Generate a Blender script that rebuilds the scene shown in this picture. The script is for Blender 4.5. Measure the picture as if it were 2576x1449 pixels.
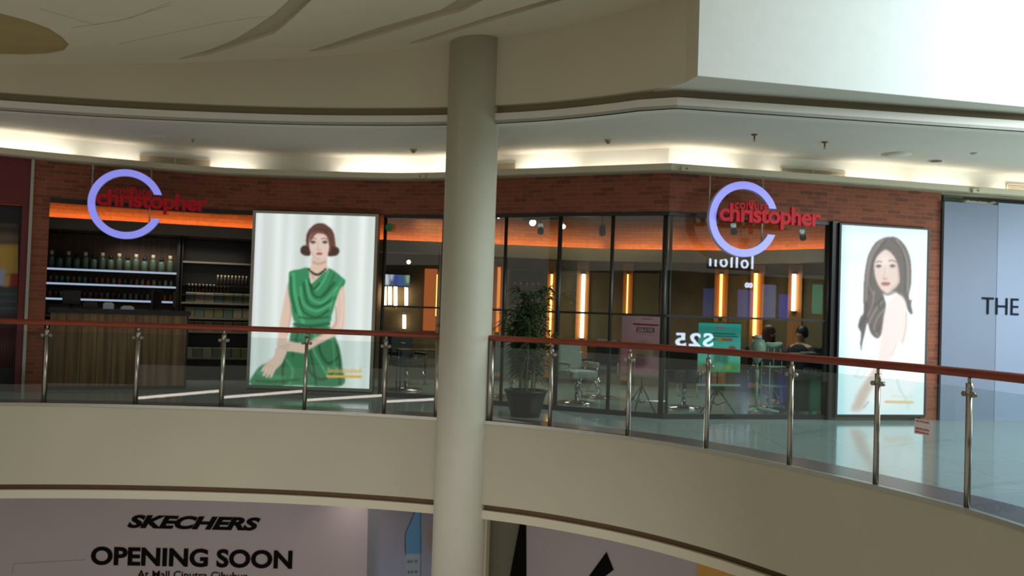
import bpy, math, random
import numpy as np
from mathutils import Matrix, Vector
for o in list(bpy.data.objects): bpy.data.objects.remove(o)
S = bpy.context.scene
COL = S.collection
random.seed(7)
PI = math.pi

# ------------------------------------------------------------------ camera
FPX, IW, IH, EYE = 2200.0, 2576, 1449, 1.5
TH = math.atan(50.5 / FPX); RL = math.radians(1.9)
R0 = Vector((1, 0, 0)); FW = Vector((0, math.cos(TH), math.sin(TH))); U0 = Vector((0, -math.sin(TH), math.cos(TH)))
RC = math.cos(RL) * R0 + math.sin(RL) * U0
UC = -math.sin(RL) * R0 + math.cos(RL) * U0
CAM = Vector((0, 0, EYE))
cd = bpy.data.cameras.new('camera'); cam = bpy.data.objects.new('camera', cd); COL.objects.link(cam)
cd.sensor_width = 36; cd.lens = FPX / IW * 36; cd.clip_start = 0.05; cd.clip_end = 200
m = Matrix.Identity(4)
for i in range(3):
    m[i][0] = RC[i]; m[i][1] = UC[i]; m[i][2] = -FW[i]; m[i][3] = CAM[i]
cam.matrix_world = m
S.camera = cam
cd.dof.use_dof = True; cd.dof.focus_distance = 5.0; cd.dof.aperture_fstop = 3.2   # the photo is slightly out of focus

# ------------------------------------------------------------------ world, light, exposure
def lin(c):
    return tuple((x / 255 / 12.92) if x / 255 <= 0.04045 else ((x / 255 + 0.055) / 1.055) ** 2.4 for x in c)
wd = bpy.data.worlds.new('world'); S.world = wd; wd.use_nodes = True
wd.node_tree.nodes['Background'].inputs[0].default_value = (1.0, 0.94, 0.80, 1)
wd.node_tree.nodes['Background'].inputs[1].default_value = 0.34
S.view_settings.view_transform = 'Standard'; S.view_settings.look = 'None'
S.view_settings.exposure = 0.0; S.view_settings.gamma = 1.0
S.view_settings.use_curve_mapping = False

def area(name, loc, target, sx, sy, power, col=(1, 1, 1), spread=180):
    l = bpy.data.lights.new(name, 'AREA'); l.shape = 'RECTANGLE'; l.size = sx; l.size_y = sy
    l.energy = power; l.color = col; l.spread = math.radians(spread)
    o = bpy.data.objects.new(name, l); COL.objects.link(o)
    o.location = loc
    d = Vector(target) - Vector(loc)
    o.rotation_euler = d.to_track_quat('-Z', 'Y').to_euler()
    return o
# daylight of the skylight over the right end of the atrium
area('skylight_daylight', (11.5, 7.6, 6.0), (8.5, 11.4, 5.2), 2.5, 3, 330, (0.86, 0.97, 1.0), 140)
area('skylight_daylight', (8.6, 6.2, 6.6), (6.0, 12.0, 0.4), 3, 3, 200, (0.74, 0.93, 1.0), 120)
area('soffit_fill', (12.0, 11.2, 1.6), (5.5, 11.3, 3.9), 2, 2, 170, (0.84, 1.0, 0.96), 150)  # added fill for the right soffit, no window behind it

# ------------------------------------------------------------------ helpers
def tag(o, label=None, cat=None, group=None, kind=None):
    if label: o['label'] = label
    if cat: o['category'] = cat
    if group: o['group'] = group
    if kind: o['kind'] = kind
    return o
XF = {}
def empty(name, loc, rz=0.0, label=None, cat=None, group=None):
    o = bpy.data.objects.new(name, None); COL.objects.link(o)
    o.empty_display_size = 0.1
    o.location = loc; o.rotation_euler = (0, 0, rz)
    XF[o.name] = Matrix.Translation(Vector(loc)) @ Matrix.Rotation(rz, 4, 'Z')
    tag(o, label, cat, group)
    return o

class B:
    """collects shapes into one mesh (world coordinates, or local ones when built with local=True)"""
    def __init__(s): s.v = []; s.f = []; s.uv = {}; s.sm = set()
    def add(s, vs, fs, smooth=False, uvs=None):
        n = len(s.v); s.v += [tuple(v) for v in vs]
        for k, f in enumerate(fs):
            if uvs: s.uv[len(s.f)] = uvs[k]
            if smooth: s.sm.add(len(s.f))
            s.f.append(tuple(n + i for i in f))
        return s
    def box(s, c, d, rz=0.0, M=None):
        x, y, z = d[0] / 2, d[1] / 2, d[2] / 2
        vs = [Vector(p) for p in ((-x,-y,-z),(x,-y,-z),(x,y,-z),(-x,y,-z),(-x,-y,z),(x,-y,z),(x,y,z),(-x,y,z))]
        if M is None: M = Matrix.Rotation(rz, 4, 'Z')
        vs = [M @ v + Vector(c) for v in vs]
        return s.add(vs, [(0,3,2,1),(4,5,6,7),(0,1,5,4),(1,2,6,5),(2,3,7,6),(3,0,4,7)])
    def seg(s, a, b, z0, z1, t0, t1):
        """upright box along plan segment a-b; t0,t1 = offsets to the back (away from the camera)"""
        a = Vector(a[:2]); b = Vector(b[:2]); d = (b - a); L = d.length; d.normalize(); n = Vector((-d.y, d.x))
        P = [a + n*t0, b + n*t0, b + n*t1, a + n*t1]
        return s.prism(P, z0, z1)
    def prism(s, P, z0, z1, smooth=False):
        n = len(P)
        vs = [(p[0], p[1], z0) for p in P] + [(p[0], p[1], z1) for p in P]
        fs = [tuple(range(n))[::-1], tuple(range(n, 2*n))] + [(i, (i+1) % n, n + (i+1) % n, n + i) for i in range(n)]
        return s.add(vs, fs)
    def cyl(s, a, b, r, n=12, r2=None, cap=True):
        a = Vector(a); b = Vector(b); r2 = r if r2 is None else r2
        d = (b - a).normalized(); u = d.orthogonal().normalized(); w = d.cross(u)
        vs = []
        for p, q in ((a, r), (b, r2)):
            vs += [p + (u*math.cos(2*PI*i/n) + w*math.sin(2*PI*i/n))*q for i in range(n)]
        s.add(vs, [(i, (i+1) % n, n+(i+1) % n, n+i) for i in range(n)], True)
        if cap:
            k = len(s.v) - 2*n
            s.f.append(tuple(k + i for i in range(n))[::-1]); s.f.append(tuple(k+n+i for i in range(n)))
        return s
    def tube(s, P, r, n=8):
        P = [Vector(p) for p in P]; vs = []; u = None
        for i, p in enumerate(P):
            d = (P[min(i+1, len(P)-1)] - P[max(i-1, 0)]).normalized()
            u = (u - d*u.dot(d)).normalized() if u else (Vector((0,0,1)) if abs(d.z) < .9 else Vector((1,0,0))).cross(d).normalized()
            w = d.cross(u); q = r[i] if isinstance(r, (list, tuple)) else r
            vs += [p + (u*math.cos(2*PI*k/n) + w*math.sin(2*PI*k/n))*q for k in range(n)]
        fs = [(i*n+k, i*n+(k+1) % n, (i+1)*n+(k+1) % n, (i+1)*n+k) for i in range(len(P)-1) for k in range(n)]
        s.add(vs, fs, True)
        k = len(s.v) - len(vs)
        s.f.append(tuple(k+i for i in range(n))[::-1]); s.f.append(tuple(len(s.v)-n+i for i in range(n)))
        return s
    def lathe(s, c, prof, n=24, M=None):
        vs = []
        for r, z in prof:
            vs += [Vector((r*math.cos(2*PI*i/n), r*math.sin(2*PI*i/n), z)) for i in range(n)]
        if M is not None: vs = [M @ v for v in vs]
        vs = [v + Vector(c) for v in vs]
        m_ = len(prof)
        s.add(vs, [(j*n+i, j*n+(i+1) % n, (j+1)*n+(i+1) % n, (j+1)*n+i) for j in range(m_-1) for i in range(n)], True)
        k = len(s.v) - len(vs)
        s.f.append(tuple(k+i for i in range(n))[::-1]); s.f.append(tuple(k+(m_-1)*n+i for i in range(n)))
        return s
    def ribbon(s, P, z0, z1, t0, t1):
        """wall along a plan polyline with mitred joints, uv = (run, height) in metres; z may be lists"""
        P = [Vector(p[:2]) for p in P]; n = len(P); A = []; Bk = []; L = [0.0]
        for i in range(1, n): L.append(L[-1] + (P[i] - P[i-1]).length)
        for i in range(n):
            d1 = (P[i] - P[i-1]).normalized() if i else (P[1] - P[0]).normalized()
            d2 = (P[i+1] - P[i]).normalized() if i < n-1 else d1
            n1 = Vector((-d1.y, d1.x)); n2 = Vector((-d2.y, d2.x)); mm = (n1 + n2).normalized()
            k = 1 / max(0.3, mm.dot(n1))
            A.append(P[i] + mm*t0*k); Bk.append(P[i] + mm*t1*k)
        Z0 = z0 if isinstance(z0, list) else [z0]*n; Z1 = z1 if isinstance(z1, list) else [z1]*n
        vs = []
        for i in range(n):
            vs += [(*A[i], Z0[i]), (*A[i], Z1[i]), (*Bk[i], Z0[i]), (*Bk[i], Z1[i])]
        fs = []; uv = []
        for i in range(n-1):
            a, b = 4*i, 4*i+4
            fs += [(a, b, b+1, a+1), (a+2, a+3, b+3, b+2), (a+1, b+1, b+3, a+3), (a, a+2, b+2, b)]
            q = [(L[i], Z0[i]), (L[i+1], Z0[i+1]), (L[i+1], Z1[i+1]), (L[i], Z1[i])]
            uv += [q, [q[0], q[3], q[2], q[1]], [q[0], q[1], q[1], q[0]], [q[0], q[0], q[1], q[1]]]
        e = 4*(n-1)
        fs += [(0, 1, 3, 2), (e, e+2, e+3, e+1)]
        dd = abs(t1 - t0)
        uv += [[(0, Z0[0]), (0, Z1[0]), (dd, Z1[0]), (dd, Z0[0])], [(0, Z0[-1]), (dd, Z0[-1]), (dd, Z1[-1]), (0, Z1[-1])]]
        return s.add(vs, fs, False, uv)
    def build(s, name, mt, parent=None, local=False, bevel=0):
        vs = s.v
        if parent is not None and not local:
            Mi = XF[parent.name].inverted(); vs = [tuple(Mi @ Vector(v)) for v in vs]
        me = bpy.data.meshes.new(name); me.from_pydata(vs, [], s.f)
        if s.uv:
            ul = me.uv_layers.new(name='UVMap')
            for p in me.polygons:
                if p.index in s.uv:
                    for k, li in enumerate(p.loop_indices): ul.data[li].uv = s.uv[p.index][k]
        for i in s.sm: me.polygons[i].use_smooth = True
        me.materials.append(mt); me.update()
        o = bpy.data.objects.new(name, me); COL.objects.link(o)
        if parent is not None:
            o.parent = parent
            if parent.name in XF: pass
            XF[o.name] = XF.get(parent.name, Matrix.Identity(4))
        else: XF[o.name] = Matrix.Identity(4)
        if bevel:
            md = o.modifiers.new('bevel', 'BEVEL'); md.width = bevel; md.segments = 2; md.limit_method = 'ANGLE'
        return o
def struct(name, b, mt): return tag(b.build(name, mt), kind='structure')

def ray(px, py): return FW + RC*((px - IW/2)/FPX) - UC*((py - IH/2)/FPX)
def at_z(px, py, z):
    d = ray(px, py); return CAM + d*((z - EYE)/d.z)
def at_line(px, py, a, b):
    """pixel onto the upright plane through plan points a, b"""
    d = ray(px, py); a = Vector(a[:2]); b = Vector(b[:2]); e = b - a
    n = Vector((-e.y, e.x)); t = n.dot(a - CAM.xy) / n.dot(d.xy)
    return CAM + d*t
def at_poly(px, py, P, off=0.0):
    for a, b in zip(P[:-1], P[1:]):
        a = Vector(a[:2]); b = Vector(b[:2]); e = b - a; n = Vector((-e.y, e.x)).normalized()
        a2 = a + n*off; b2 = b + n*off
        p = at_line(px, py, a2, b2)
        s = (p.xy - a2).dot(e)/e.dot(e)
        if -0.02 <= s <= 1.02 and (p - CAM).dot(FW) > 0: return p
    return p
def offs(P, t):
    b = B().ribbon(P, 0, 1, t, t+1); return [Vector(b.v[4*i][:2]) for i in range(len(P))]

# ------------------------------------------------------------------ materials
def nt(name):
    mt = bpy.data.materials.new(name); mt.use_nodes = True
    return mt, mt.node_tree, mt.node_tree.nodes['Principled BSDF']
def mat(name, c, rough=0.6, metal=0.0, spec=0.5, var=0.06, scale=6.0, bump=0.0, stretch=None, c2=None, coat=0.0):
    mt, t, p = nt(name); c = lin(c)
    p.inputs['Roughness'].default_value = rough; p.inputs['Metallic'].default_value = metal
    p.inputs['Specular IOR Level'].default_value = spec; p.inputs['Coat Weight'].default_value = coat
    tc = t.nodes.new('ShaderNodeTexCoord'); no = t.nodes.new('ShaderNodeTexNoise'); no.inputs['Scale'].default_value = scale
    no.inputs['Detail'].default_value = 4
    if stretch:
        mp = t.nodes.new('ShaderNodeMapping'); mp.inputs['Scale'].default_value = stretch
        t.links.new(tc.outputs['Object'], mp.inputs[0]); t.links.new(mp.outputs[0], no.inputs['Vector'])
    else: t.links.new(tc.outputs['Object'], no.inputs['Vector'])
    mx = t.nodes.new('ShaderNodeMix'); mx.data_type = 'RGBA'
    mr = t.nodes.new('ShaderNodeMapRange'); mr.inputs[1].default_value = 0.3; mr.inputs[2].default_value = 0.7
    t.links.new(no.outputs[0], mr.inputs[0]); t.links.new(mr.outputs[0], mx.inputs[0])
    ca = tuple(x*(1-var) for x in c); cb = tuple(min(1, x*(1+var)) for x in c) if c2 is None else lin(c2)
    mx.inputs[6].default_value = (*ca, 1); mx.inputs[7].default_value = (*cb, 1)
    t.links.new(mx.outputs[2], p.inputs['Base Color'])
    if bump:
        bp = t.nodes.new('ShaderNodeBump'); bp.inputs['Strength'].default_value = bump; bp.inputs['Distance'].default_value = 0.01
        t.links.new(no.outputs[0], bp.inputs['Height']); t.links.new(bp.outputs[0], p.inputs['Normal'])
    return mt
def emis(name, c, st, base=(20, 20, 20)):
    mt, t, p = nt(name)
    p.inputs['Base Color'].default_value = (*lin(base), 1); p.inputs['Roughness'].default_value = 0.4
    no = t.nodes.new('ShaderNodeTexNoise'); no.inputs['Scale'].default_value = 2.5
    tc = t.nodes.new('ShaderNodeTexCoord'); t.links.new(tc.outputs['Object'], no.inputs['Vector'])
    mr = t.nodes.new('ShaderNodeMapRange'); mr.inputs[3].default_value = st*0.9; mr.inputs[4].default_value = st*1.1
    t.links.new(no.outputs[0], mr.inputs[0]); t.links.new(mr.outputs[0], p.inputs['Emission Strength'])
    p.inputs['Emission Color'].default_value = (*lin(c), 1)
    return mt
def brick(name, c1, c2, mortar, rh=0.065, bw=0.23):
    mt, t, p = nt(name); uv = t.nodes.new('ShaderNodeUVMap')
    bt = t.nodes.new('ShaderNodeTexBrick'); bt.inputs['Scale'].default_value = 1
    bt.inputs['Brick Width'].default_value = bw; bt.inputs['Row Height'].default_value = rh
    bt.inputs['Mortar Size'].default_value = 0.005; bt.inputs['Mortar Smooth'].default_value = 0.3
    bt.inputs['Bias'].default_value = -0.35
    bt.inputs['Color1'].default_value = (*lin(c1), 1); bt.inputs['Color2'].default_value = (*lin(c2), 1); bt.inputs['Mortar'].default_value = (*lin(mortar), 1)
    no = t.nodes.new('ShaderNodeTexNoise'); no.inputs['Scale'].default_value = 14
    t.links.new(uv.outputs[0], bt.inputs['Vector']); t.links.new(uv.outputs[0], no.inputs['Vector'])
    mx = t.nodes.new('ShaderNodeMix'); mx.data_type = 'RGBA'; mx.blend_type = 'MULTIPLY'; mx.inputs[0].default_value = 0.35
    t.links.new(bt.outputs[0], mx.inputs[6]); t.links.new(no.outputs[0], mx.inputs[7])
    t.links.new(mx.outputs[2], p.inputs['Base Color']); p.inputs['Roughness'].default_value = 0.85
    bp = t.nodes.new('ShaderNodeBump'); bp.inputs['Strength'].default_value = 0.5; bp.inputs['Distance'].default_value = 0.006
    t.links.new(bt.outputs['Fac'], bp.inputs['Height']); bp.invert = True
    t.links.new(bp.outputs[0], p.inputs['Normal'])
    return mt
def glass(name, tint, refl, rough=0.0, ior=1.45):
    mt = bpy.data.materials.new(name); mt.use_nodes = True; t = mt.node_tree; t.nodes.clear()
    o = t.nodes.new('ShaderNodeOutputMaterial'); tr = t.nodes.new('ShaderNodeBsdfTransparent'); gl = t.nodes.new('ShaderNodeBsdfGlossy')
    gl.inputs['Roughness'].default_value = rough; tr.inputs[0].default_value = (*tint, 1)
    fr = t.nodes.new('ShaderNodeFresnel'); ge = t.nodes.new('ShaderNodeNewGeometry')
    mi = t.nodes.new('ShaderNodeMapRange'); mi.inputs[3].default_value = ior; mi.inputs[4].default_value = 1/ior
    t.links.new(ge.outputs['Backfacing'], mi.inputs[0]); t.links.new(mi.outputs[0], fr.inputs[0])
    mu = t.nodes.new('ShaderNodeMath'); mu.operation = 'MULTIPLY'; mu.inputs[1].default_value = refl; mu.use_clamp = True
    mx = t.nodes.new('ShaderNodeMixShader')
    t.links.new(fr.outputs[0], mu.inputs[0]); t.links.new(mu.outputs[0], mx.inputs[0])
    t.links.new(tr.outputs[0], mx.inputs[1]); t.links.new(gl.outputs[0], mx.inputs[2]); t.links.new(mx.outputs[0], o.inputs[0])
    return mt
def tiles(name, c, grout, sz, rough):
    mt, t, p = nt(name); tc = t.nodes.new('ShaderNodeTexCoord')
    bt = t.nodes.new('ShaderNodeTexBrick'); bt.offset = 0; bt.inputs['Scale'].default_value = 1
    bt.inputs['Brick Width'].default_value = sz; bt.inputs['Row Height'].default_value = sz; bt.inputs['Mortar Size'].default_value = 0.004
    bt.inputs['Color1'].default_value = (*lin(c), 1); bt.inputs['Color2'].default_value = (*[x*0.94 for x in lin(c)], 1); bt.inputs['Mortar'].default_value = (*lin(grout), 1)
    t.links.new(tc.outputs['Object'], bt.inputs['Vector']); t.links.new(bt.outputs[0], p.inputs['Base Color'])
    p.inputs['Roughness'].default_value = rough
    return mt
M = dict(
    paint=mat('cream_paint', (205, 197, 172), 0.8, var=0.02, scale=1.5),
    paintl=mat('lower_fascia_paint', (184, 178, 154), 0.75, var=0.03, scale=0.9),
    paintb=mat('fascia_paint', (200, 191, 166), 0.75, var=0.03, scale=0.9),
    white=mat('white_paint', (228, 232, 226), 0.7, var=0.02),
    soffit=mat('soffit_paint', (204, 202, 192), 0.8, var=0.02, scale=2),
    groove=mat('groove_shade_paint', (140, 130, 104), 0.9, var=0.03),  # cream darkened for the shadow in the soffit groove; reused on small fittings
    grooveb=mat('groove_wood', (108, 82, 50), 0.7, var=0.1),
    slot=mat('slot_shade_paint', (172, 160, 130), 0.85, var=0.03),
    medal=mat('medallion_paint', (158, 138, 92), 0.8, var=0.05, scale=2),
    col=mat('column_paint', (192, 190, 172), 0.6, var=0.02),
    brick=brick('red_brick', (150, 82, 57), (92, 52, 38), (150, 104, 82)),
    brickin=brick('salon_brick', (158, 104, 72), (140, 88, 60), (130, 86, 62)),
    dark=mat('dark_frame', (28, 27, 24), 0.4, var=0.1),
    black=mat('black_plastic', (12, 12, 13), 0.4, var=0.1),
    darkwall=mat('dark_wall', (52, 44, 36), 0.8, var=0.1),
    salonceil=mat('salon_ceiling', (74, 66, 56), 0.8, var=0.05),
    greybeam=mat('grey_beam', (110, 102, 88), 0.7),
    tan=mat('tan_wallpaper', (110, 92, 66), 0.8, var=0.15, scale=3),
    wood=mat('counter_wood', (106, 72, 42), 0.55, var=0.25, scale=2, stretch=(7, 7, 0.3), c2=(142, 110, 70)),
    darkwood=mat('dark_wood', (62, 44, 32), 0.5, var=0.25, scale=3, stretch=(6, 6, 0.4), c2=(84, 60, 44)),
    pil=mat('pilaster_wood', (176, 116, 62), 0.5, var=0.15, scale=3, stretch=(6, 6, 0.4)),
    rail=mat('handrail_wood', (132, 52, 28), 0.35, var=0.2, scale=4, stretch=(1, 1, 4)),
    steel=mat('brushed_steel', (168, 164, 152), 0.28, 1.0, var=0.06, scale=20, stretch=(8, 8, 0.3)),
    chrome=mat('chrome', (200, 200, 200), 0.15, 1.0, var=0.02),
    floor=tiles('floor_tiles', (144, 162, 158), (98, 104, 96), 0.8, 0.10),
    border=mat('border_granite', (78, 58, 54), 0.3, spec=0.35, var=0.2, scale=40),
    sfloor=tiles('salon_floor_tiles', (112, 118, 108), (80, 84, 76), 0.6, 0.2),
    alu=mat('pale_aluminium', (170, 170, 158), 0.35, 0.7, var=0.04),
    red=mat('red_acrylic', (206, 14, 38), 0.5, spec=0.25, var=0.08),
    darkred=mat('dark_red_panel', (96, 20, 26), 0.4, var=0.08),
    hoard=mat('hoarding_blue_grey', (118, 126, 146), 0.7, var=0.03, scale=1),
    hoard2=mat('hoarding_pale_blue', (134, 144, 168), 0.7, var=0.03, scale=1),
    hoardlow=mat('hoarding_mauve', (168, 156, 158), 0.55, var=0.03, scale=1),
    ink=mat('black_ink', (10, 8, 8), 0.8, spec=0.1, var=0.05),
    inkblue=mat('navy_ink', (20, 26, 40), 0.8, spec=0.1, var=0.05),
    vent=mat('vent_metal', (206, 198, 176), 0.5, var=0.03),
    cloth=mat('white_cloth', (215, 218, 210), 0.9, var=0.06),
    green=mat('green_wall', (120, 140, 120), 0.8, var=0.04),
    ring=emis('violet_lit_acrylic', (122, 124, 222), 0.92, (150, 150, 200)),
    ringside=mat('ring_side_white', (200, 200, 222), 0.3, var=0.03),
    led=emis('led_edge', (176, 196, 222), 0.75),
    amber=emis('amber_lamp', (255, 186, 96), 6.5),
    amberd=emis('dim_amber_lamp', (240, 130, 50), 1.3),
    whitelamp=emis('white_lamp', (255, 226, 190), 9),
    spot=emis('spot_lens', (255, 255, 250), 5.0),
    glow=emis('warm_strip', (255, 120, 40), 3.0),
    mglass=mat('warm_tinted_mirror', (150, 134, 104), 0.22, 0.6, var=0.04),  # tan tint stands in for the warm room the mirrors would reflect
    leather=mat('black_leather', (26, 24, 24), 0.4, var=0.1, scale=20),
    cream=mat('cream_leather', (170, 172, 158), 0.5, var=0.06),
    steamer=mat('mint_white_plastic', (150, 172, 150), 0.35, var=0.04),
    pot=mat('black_glazed_pot', (9, 8, 8), 0.45, var=0.1),
    soil=mat('soil', (40, 30, 22), 0.95, var=0.3, scale=40),
    leaf=mat('dark_leaf', (44, 66, 28), 0.6, var=0.3, scale=12),
    stem=mat('bamboo_stem', (104, 104, 62), 0.6, var=0.2),
    skin=mat('skin', (196, 146, 118), 0.55, var=0.05),
    hair=mat('dark_hair', (24, 18, 16), 0.5, var=0.2, scale=30),
    hairbrown=mat('brown_hair', (92, 44, 30), 0.5, var=0.2, scale=30),
    blackcloth=mat('black_cloth', (18, 18, 20), 0.85, var=0.15),
    cape=mat('grey_cape', (60, 64, 66), 0.7, var=0.1),
    yellow=mat('yellow_panel', (190, 140, 60), 0.6),
    papers=mat('white_paper', (190, 200, 225), 0.6),
    bottleg=mat('green_bottle', (72, 98, 84), 0.25, var=0.1),
    bottled=mat('dark_bottle', (52, 44, 36), 0.3, var=0.1),
    bottler=mat('brown_bottle', (108, 58, 42), 0.3, var=0.1),
    cap=mat('pale_cap', (206, 196, 166), 0.4, var=0.05),
    boxa=mat('grey_carton', (116, 112, 96), 0.7, var=0.1),
    boxb=mat('olive_carton', (92, 92, 64), 0.7, var=0.1),
    boxc=mat('teal_carton', (70, 88, 80), 0.7, var=0.1),
    mesh=mat('sign_white_plastic', (225, 225, 225), 0.5, var=0.02),
)
M['bal'] = glass('balustrade_glass', (0.91, 0.955, 0.945), 1.15, 0.0, 1.5)
M['shopglass'] = glass('shopfront_glass', (0.86, 0.90, 0.88), 1.7, 0.0, 1.5)

# text as real letters --------------------------------------------------------
def text_geo(body, width, height, depth=0.01, bold=0.0, shear=0.0, spacing=1.0):
    """returns verts (x right, y up, z toward viewer), faces of extruded letters scaled to width x height"""
    cu = bpy.data.curves.new('txt', 'FONT'); cu.body = body; cu.size = 1; cu.extrude = 0.05; cu.offset = bold; cu.shear = shear
    cu.space_character = spacing; cu.resolution_u = 4
    o = bpy.data.objects.new('txt', cu); COL.objects.link(o)
    dg = bpy.context.evaluated_depsgraph_get(); dg.update()
    me = bpy.data.meshes.new_from_object(o.evaluated_get(dg))
    vs = [v.co.copy() for v in me.vertices]; fs = [tuple(p.vertices) for p in me.polygons]
    bpy.data.objects.remove(o); bpy.data.curves.remove(cu); bpy.data.meshes.remove(me)
    x0 = min(v.x for v in vs); x1 = max(v.x for v in vs); y0 = min(v.y for v in vs); y1 = max(v.y for v in vs)
    base = -y0/(y1-y0)*height if y0 < -0.05 else 0
    return [Vector(((v.x-x0)/(x1-x0)*width, (v.y-y0)/(y1-y0)*height, (v.z/0.1+0.5)*depth)) for v in vs], fs
def frame_of(a, b):
    """plan direction a->b: right vector, and normal towards the viewer side"""
    d = (Vector(b[:2]) - Vector(a[:2])).normalized()
    return Vector((d.x, d.y, 0)), Vector((d.y, -d.x, 0))
def letters(bld, body, org, right, nrm, w, h, up=Vector((0, 0, 1)), **k):
    vs, fs = text_geo(body, w, h, **k)
    bld.add([org + right*v.x + up*v.y + nrm*v.z for v in vs], fs); return bld

# painted prints: a fine grid whose colours are computed shape by shape --------
class Canvas:
    def __init__(s, quad, w, h):
        s.q = [np.array(p, float) for p in quad]          # TL TR BR BL in sketch units
        s.w, s.h = w, h
        u = np.linspace(0, 1, w)[None, :]; v = np.linspace(0, 1, h)[:, None]
        q = s.q
        P = [(1-u)*(1-v)*q[0][k] + u*(1-v)*q[1][k] + u*v*q[2][k] + (1-u)*v*q[3][k] for k in (0, 1)]
        s.X, s.Y = P; s.a = np.zeros((h, w, 3)); s.u = u + 0*v; s.v = v + 0*u
        s.px = np.linalg.norm(q[1]-q[0])/w
    def fill(s, c): s.a[:] = np.array(c, float); return s
    def smooth(s, pts, n=8):
        P = [np.array(p, float) for p in pts]; k = len(P); out = []
        for i in range(k):
            p0, p1, p2, p3 = P[i-1], P[i], P[(i+1) % k], P[(i+2) % k]
            for j in range(n):
                t = j/n
                out.append(0.5*((2*p1)+(-p0+p2)*t+(2*p0-5*p1+4*p2-p3)*t*t+(-p0+3*p1-3*p2+p3)*t**3))
        return out
    def blur(s, m, r):
        r = r/s.px
        if r < 0.3: return m
        n = int(3*r)+1; k = np.exp(-0.5*(np.arange(-n, n+1)/r)**2); k /= k.sum()
        m = np.apply_along_axis(lambda q: np.convolve(np.pad(q, n, mode='edge'), k, 'valid'), 0, m)
        return np.apply_along_axis(lambda q: np.convolve(np.pad(q, n, mode='edge'), k, 'valid'), 1, m)
    def mask(s, pts, smooth=True):
        P = s.smooth(pts) if smooth else [np.array(p, float) for p in pts]
        ins = np.zeros_like(s.X, bool)
        for i in range(len(P)):
            x1, y1 = P[i]; x2, y2 = P[i-1]
            if abs(y1-y2) < 1e-9: continue
            ins ^= ((s.Y < y1) != (s.Y < y2)) & (s.X < (x2-x1)*(s.Y-y1)/(y2-y1)+x1)
        return ins.astype(float)
    def put(s, m, c, al=1.0):
        m = (m*al)[..., None]; s.a = s.a*(1-m) + np.array(c, float)*m; return s
    def poly(s, pts, c, b=3, al=1.0, smooth=True, clip=None):
        m = s.blur(s.mask(pts, smooth), b)
        if clip is not None: m = m*clip
        return s.put(m, c, al)
    def stroke(s, pts, w, c, b=3, al=1.0, clip=None):
        m = np.zeros_like(s.X)
        P = [np.array(p, float) for p in pts]
        if len(P) > 2:
            Q = []
            for i in range(len(P)-1):
                p0 = P[max(i-1, 0)]; p1 = P[i]; p2 = P[i+1]; p3 = P[min(i+2, len(P)-1)]
                for j in range(6):
                    t = j/6; Q.append(0.5*((2*p1)+(-p0+p2)*t+(2*p0-5*p1+4*p2-p3)*t*t+(-p0+3*p1-3*p2+p3)*t**3))
            P = Q + [P[-1]]
        for a, b2 in zip(P[:-1], P[1:]):
            d = b2-a; L = max(1e-9, d @ d); t = np.clip(((s.X-a[0])*d[0]+(s.Y-a[1])*d[1])/L, 0, 1)
            q = np.hypot(s.X-a[0]-t*d[0], s.Y-a[1]-t*d[1]); m = np.maximum(m, np.clip((w/2-q)/max(b, s.px)+0.5, 0, 1))
        if clip is not None: m = m*clip
        return s.put(m, c, al)
    def ell(s, cx, cy, rx, ry, c, b=3, al=1.0, rot=0, clip=None):
        pts = [(cx+rx*math.cos(t)*math.cos(rot)-ry*math.sin(t)*math.sin(rot), cy+rx*math.cos(t)*math.sin(rot)+ry*math.sin(t)*math.cos(rot)) for t in np.linspace(0, 2*PI, 24, endpoint=False)]
        return s.poly(pts, c, b, al, False, clip)
    def soften(s, r):
        s.a = np.stack([s.blur(s.a[..., k], r) for k in range(3)], -1); return s
    def build(s, name, corners, mt, parent):
        """corners TL TR BR BL in world space"""
        C4 = [Vector(c) for c in corners]
        Mi = XF[parent.name].inverted() if parent is not None else Matrix.Identity(4)
        C4 = [np.array(Mi @ c) for c in C4]
        u = s.u[..., None]; v = s.v[..., None]
        P = (1-u)*(1-v)*C4[0] + u*(1-v)*C4[1] + u*v*C4[2] + (1-u)*v*C4[3]
        w, h = s.w, s.h
        idx = np.arange(w*h).reshape(h, w)
        f = np.stack([idx[1:, :-1], idx[1:, 1:], idx[:-1, 1:], idx[:-1, :-1]], -1).reshape(-1, 4)
        me = bpy.data.meshes.new(name); me.from_pydata(P.reshape(-1, 3).tolist(), [], f.tolist())
        at = me.color_attributes.new('print', 'FLOAT_COLOR', 'POINT')
        a = np.clip(s.a, 0, 255)/255; a = np.where(a <= 0.04045, a/12.92, ((a+0.055)/1.055)**2.4)
        at.data.foreach_set('color', np.concatenate([a.reshape(-1, 3), np.ones((w*h, 1))], 1).astype(np.float32).ravel())
        me.materials.append(mt); me.update()
        o = bpy.data.objects.new(name, me); COL.objects.link(o); o.parent = parent
        XF[o.name] = XF[parent.name] if parent is not None else Matrix.Identity(4)
        md = o.modifiers.new('sheet', 'SOLIDIFY'); md.thickness = 0.002; md.offset = -1
        return o
def printmat(name, st, rough=0.4):
    mt, t, p = nt(name)
    a = t.nodes.new('ShaderNodeVertexColor'); a.layer_name = 'print'
    if st:
        p.inputs['Base Color'].default_value = (0.03, 0.03, 0.03, 1)
        t.links.new(a.outputs[0], p.inputs['Emission Color']); p.inputs['Emission Strength'].default_value = st
    else: t.links.new(a.outputs[0], p.inputs['Base Color'])
    p.inputs['Roughness'].default_value = rough
    return mt
M['printlit'] = printmat('backlit_print', 1.0); M['printlit2'] = printmat('bright_backlit_print', 1.03); M['print'] = printmat('paper_print', 0)

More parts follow.
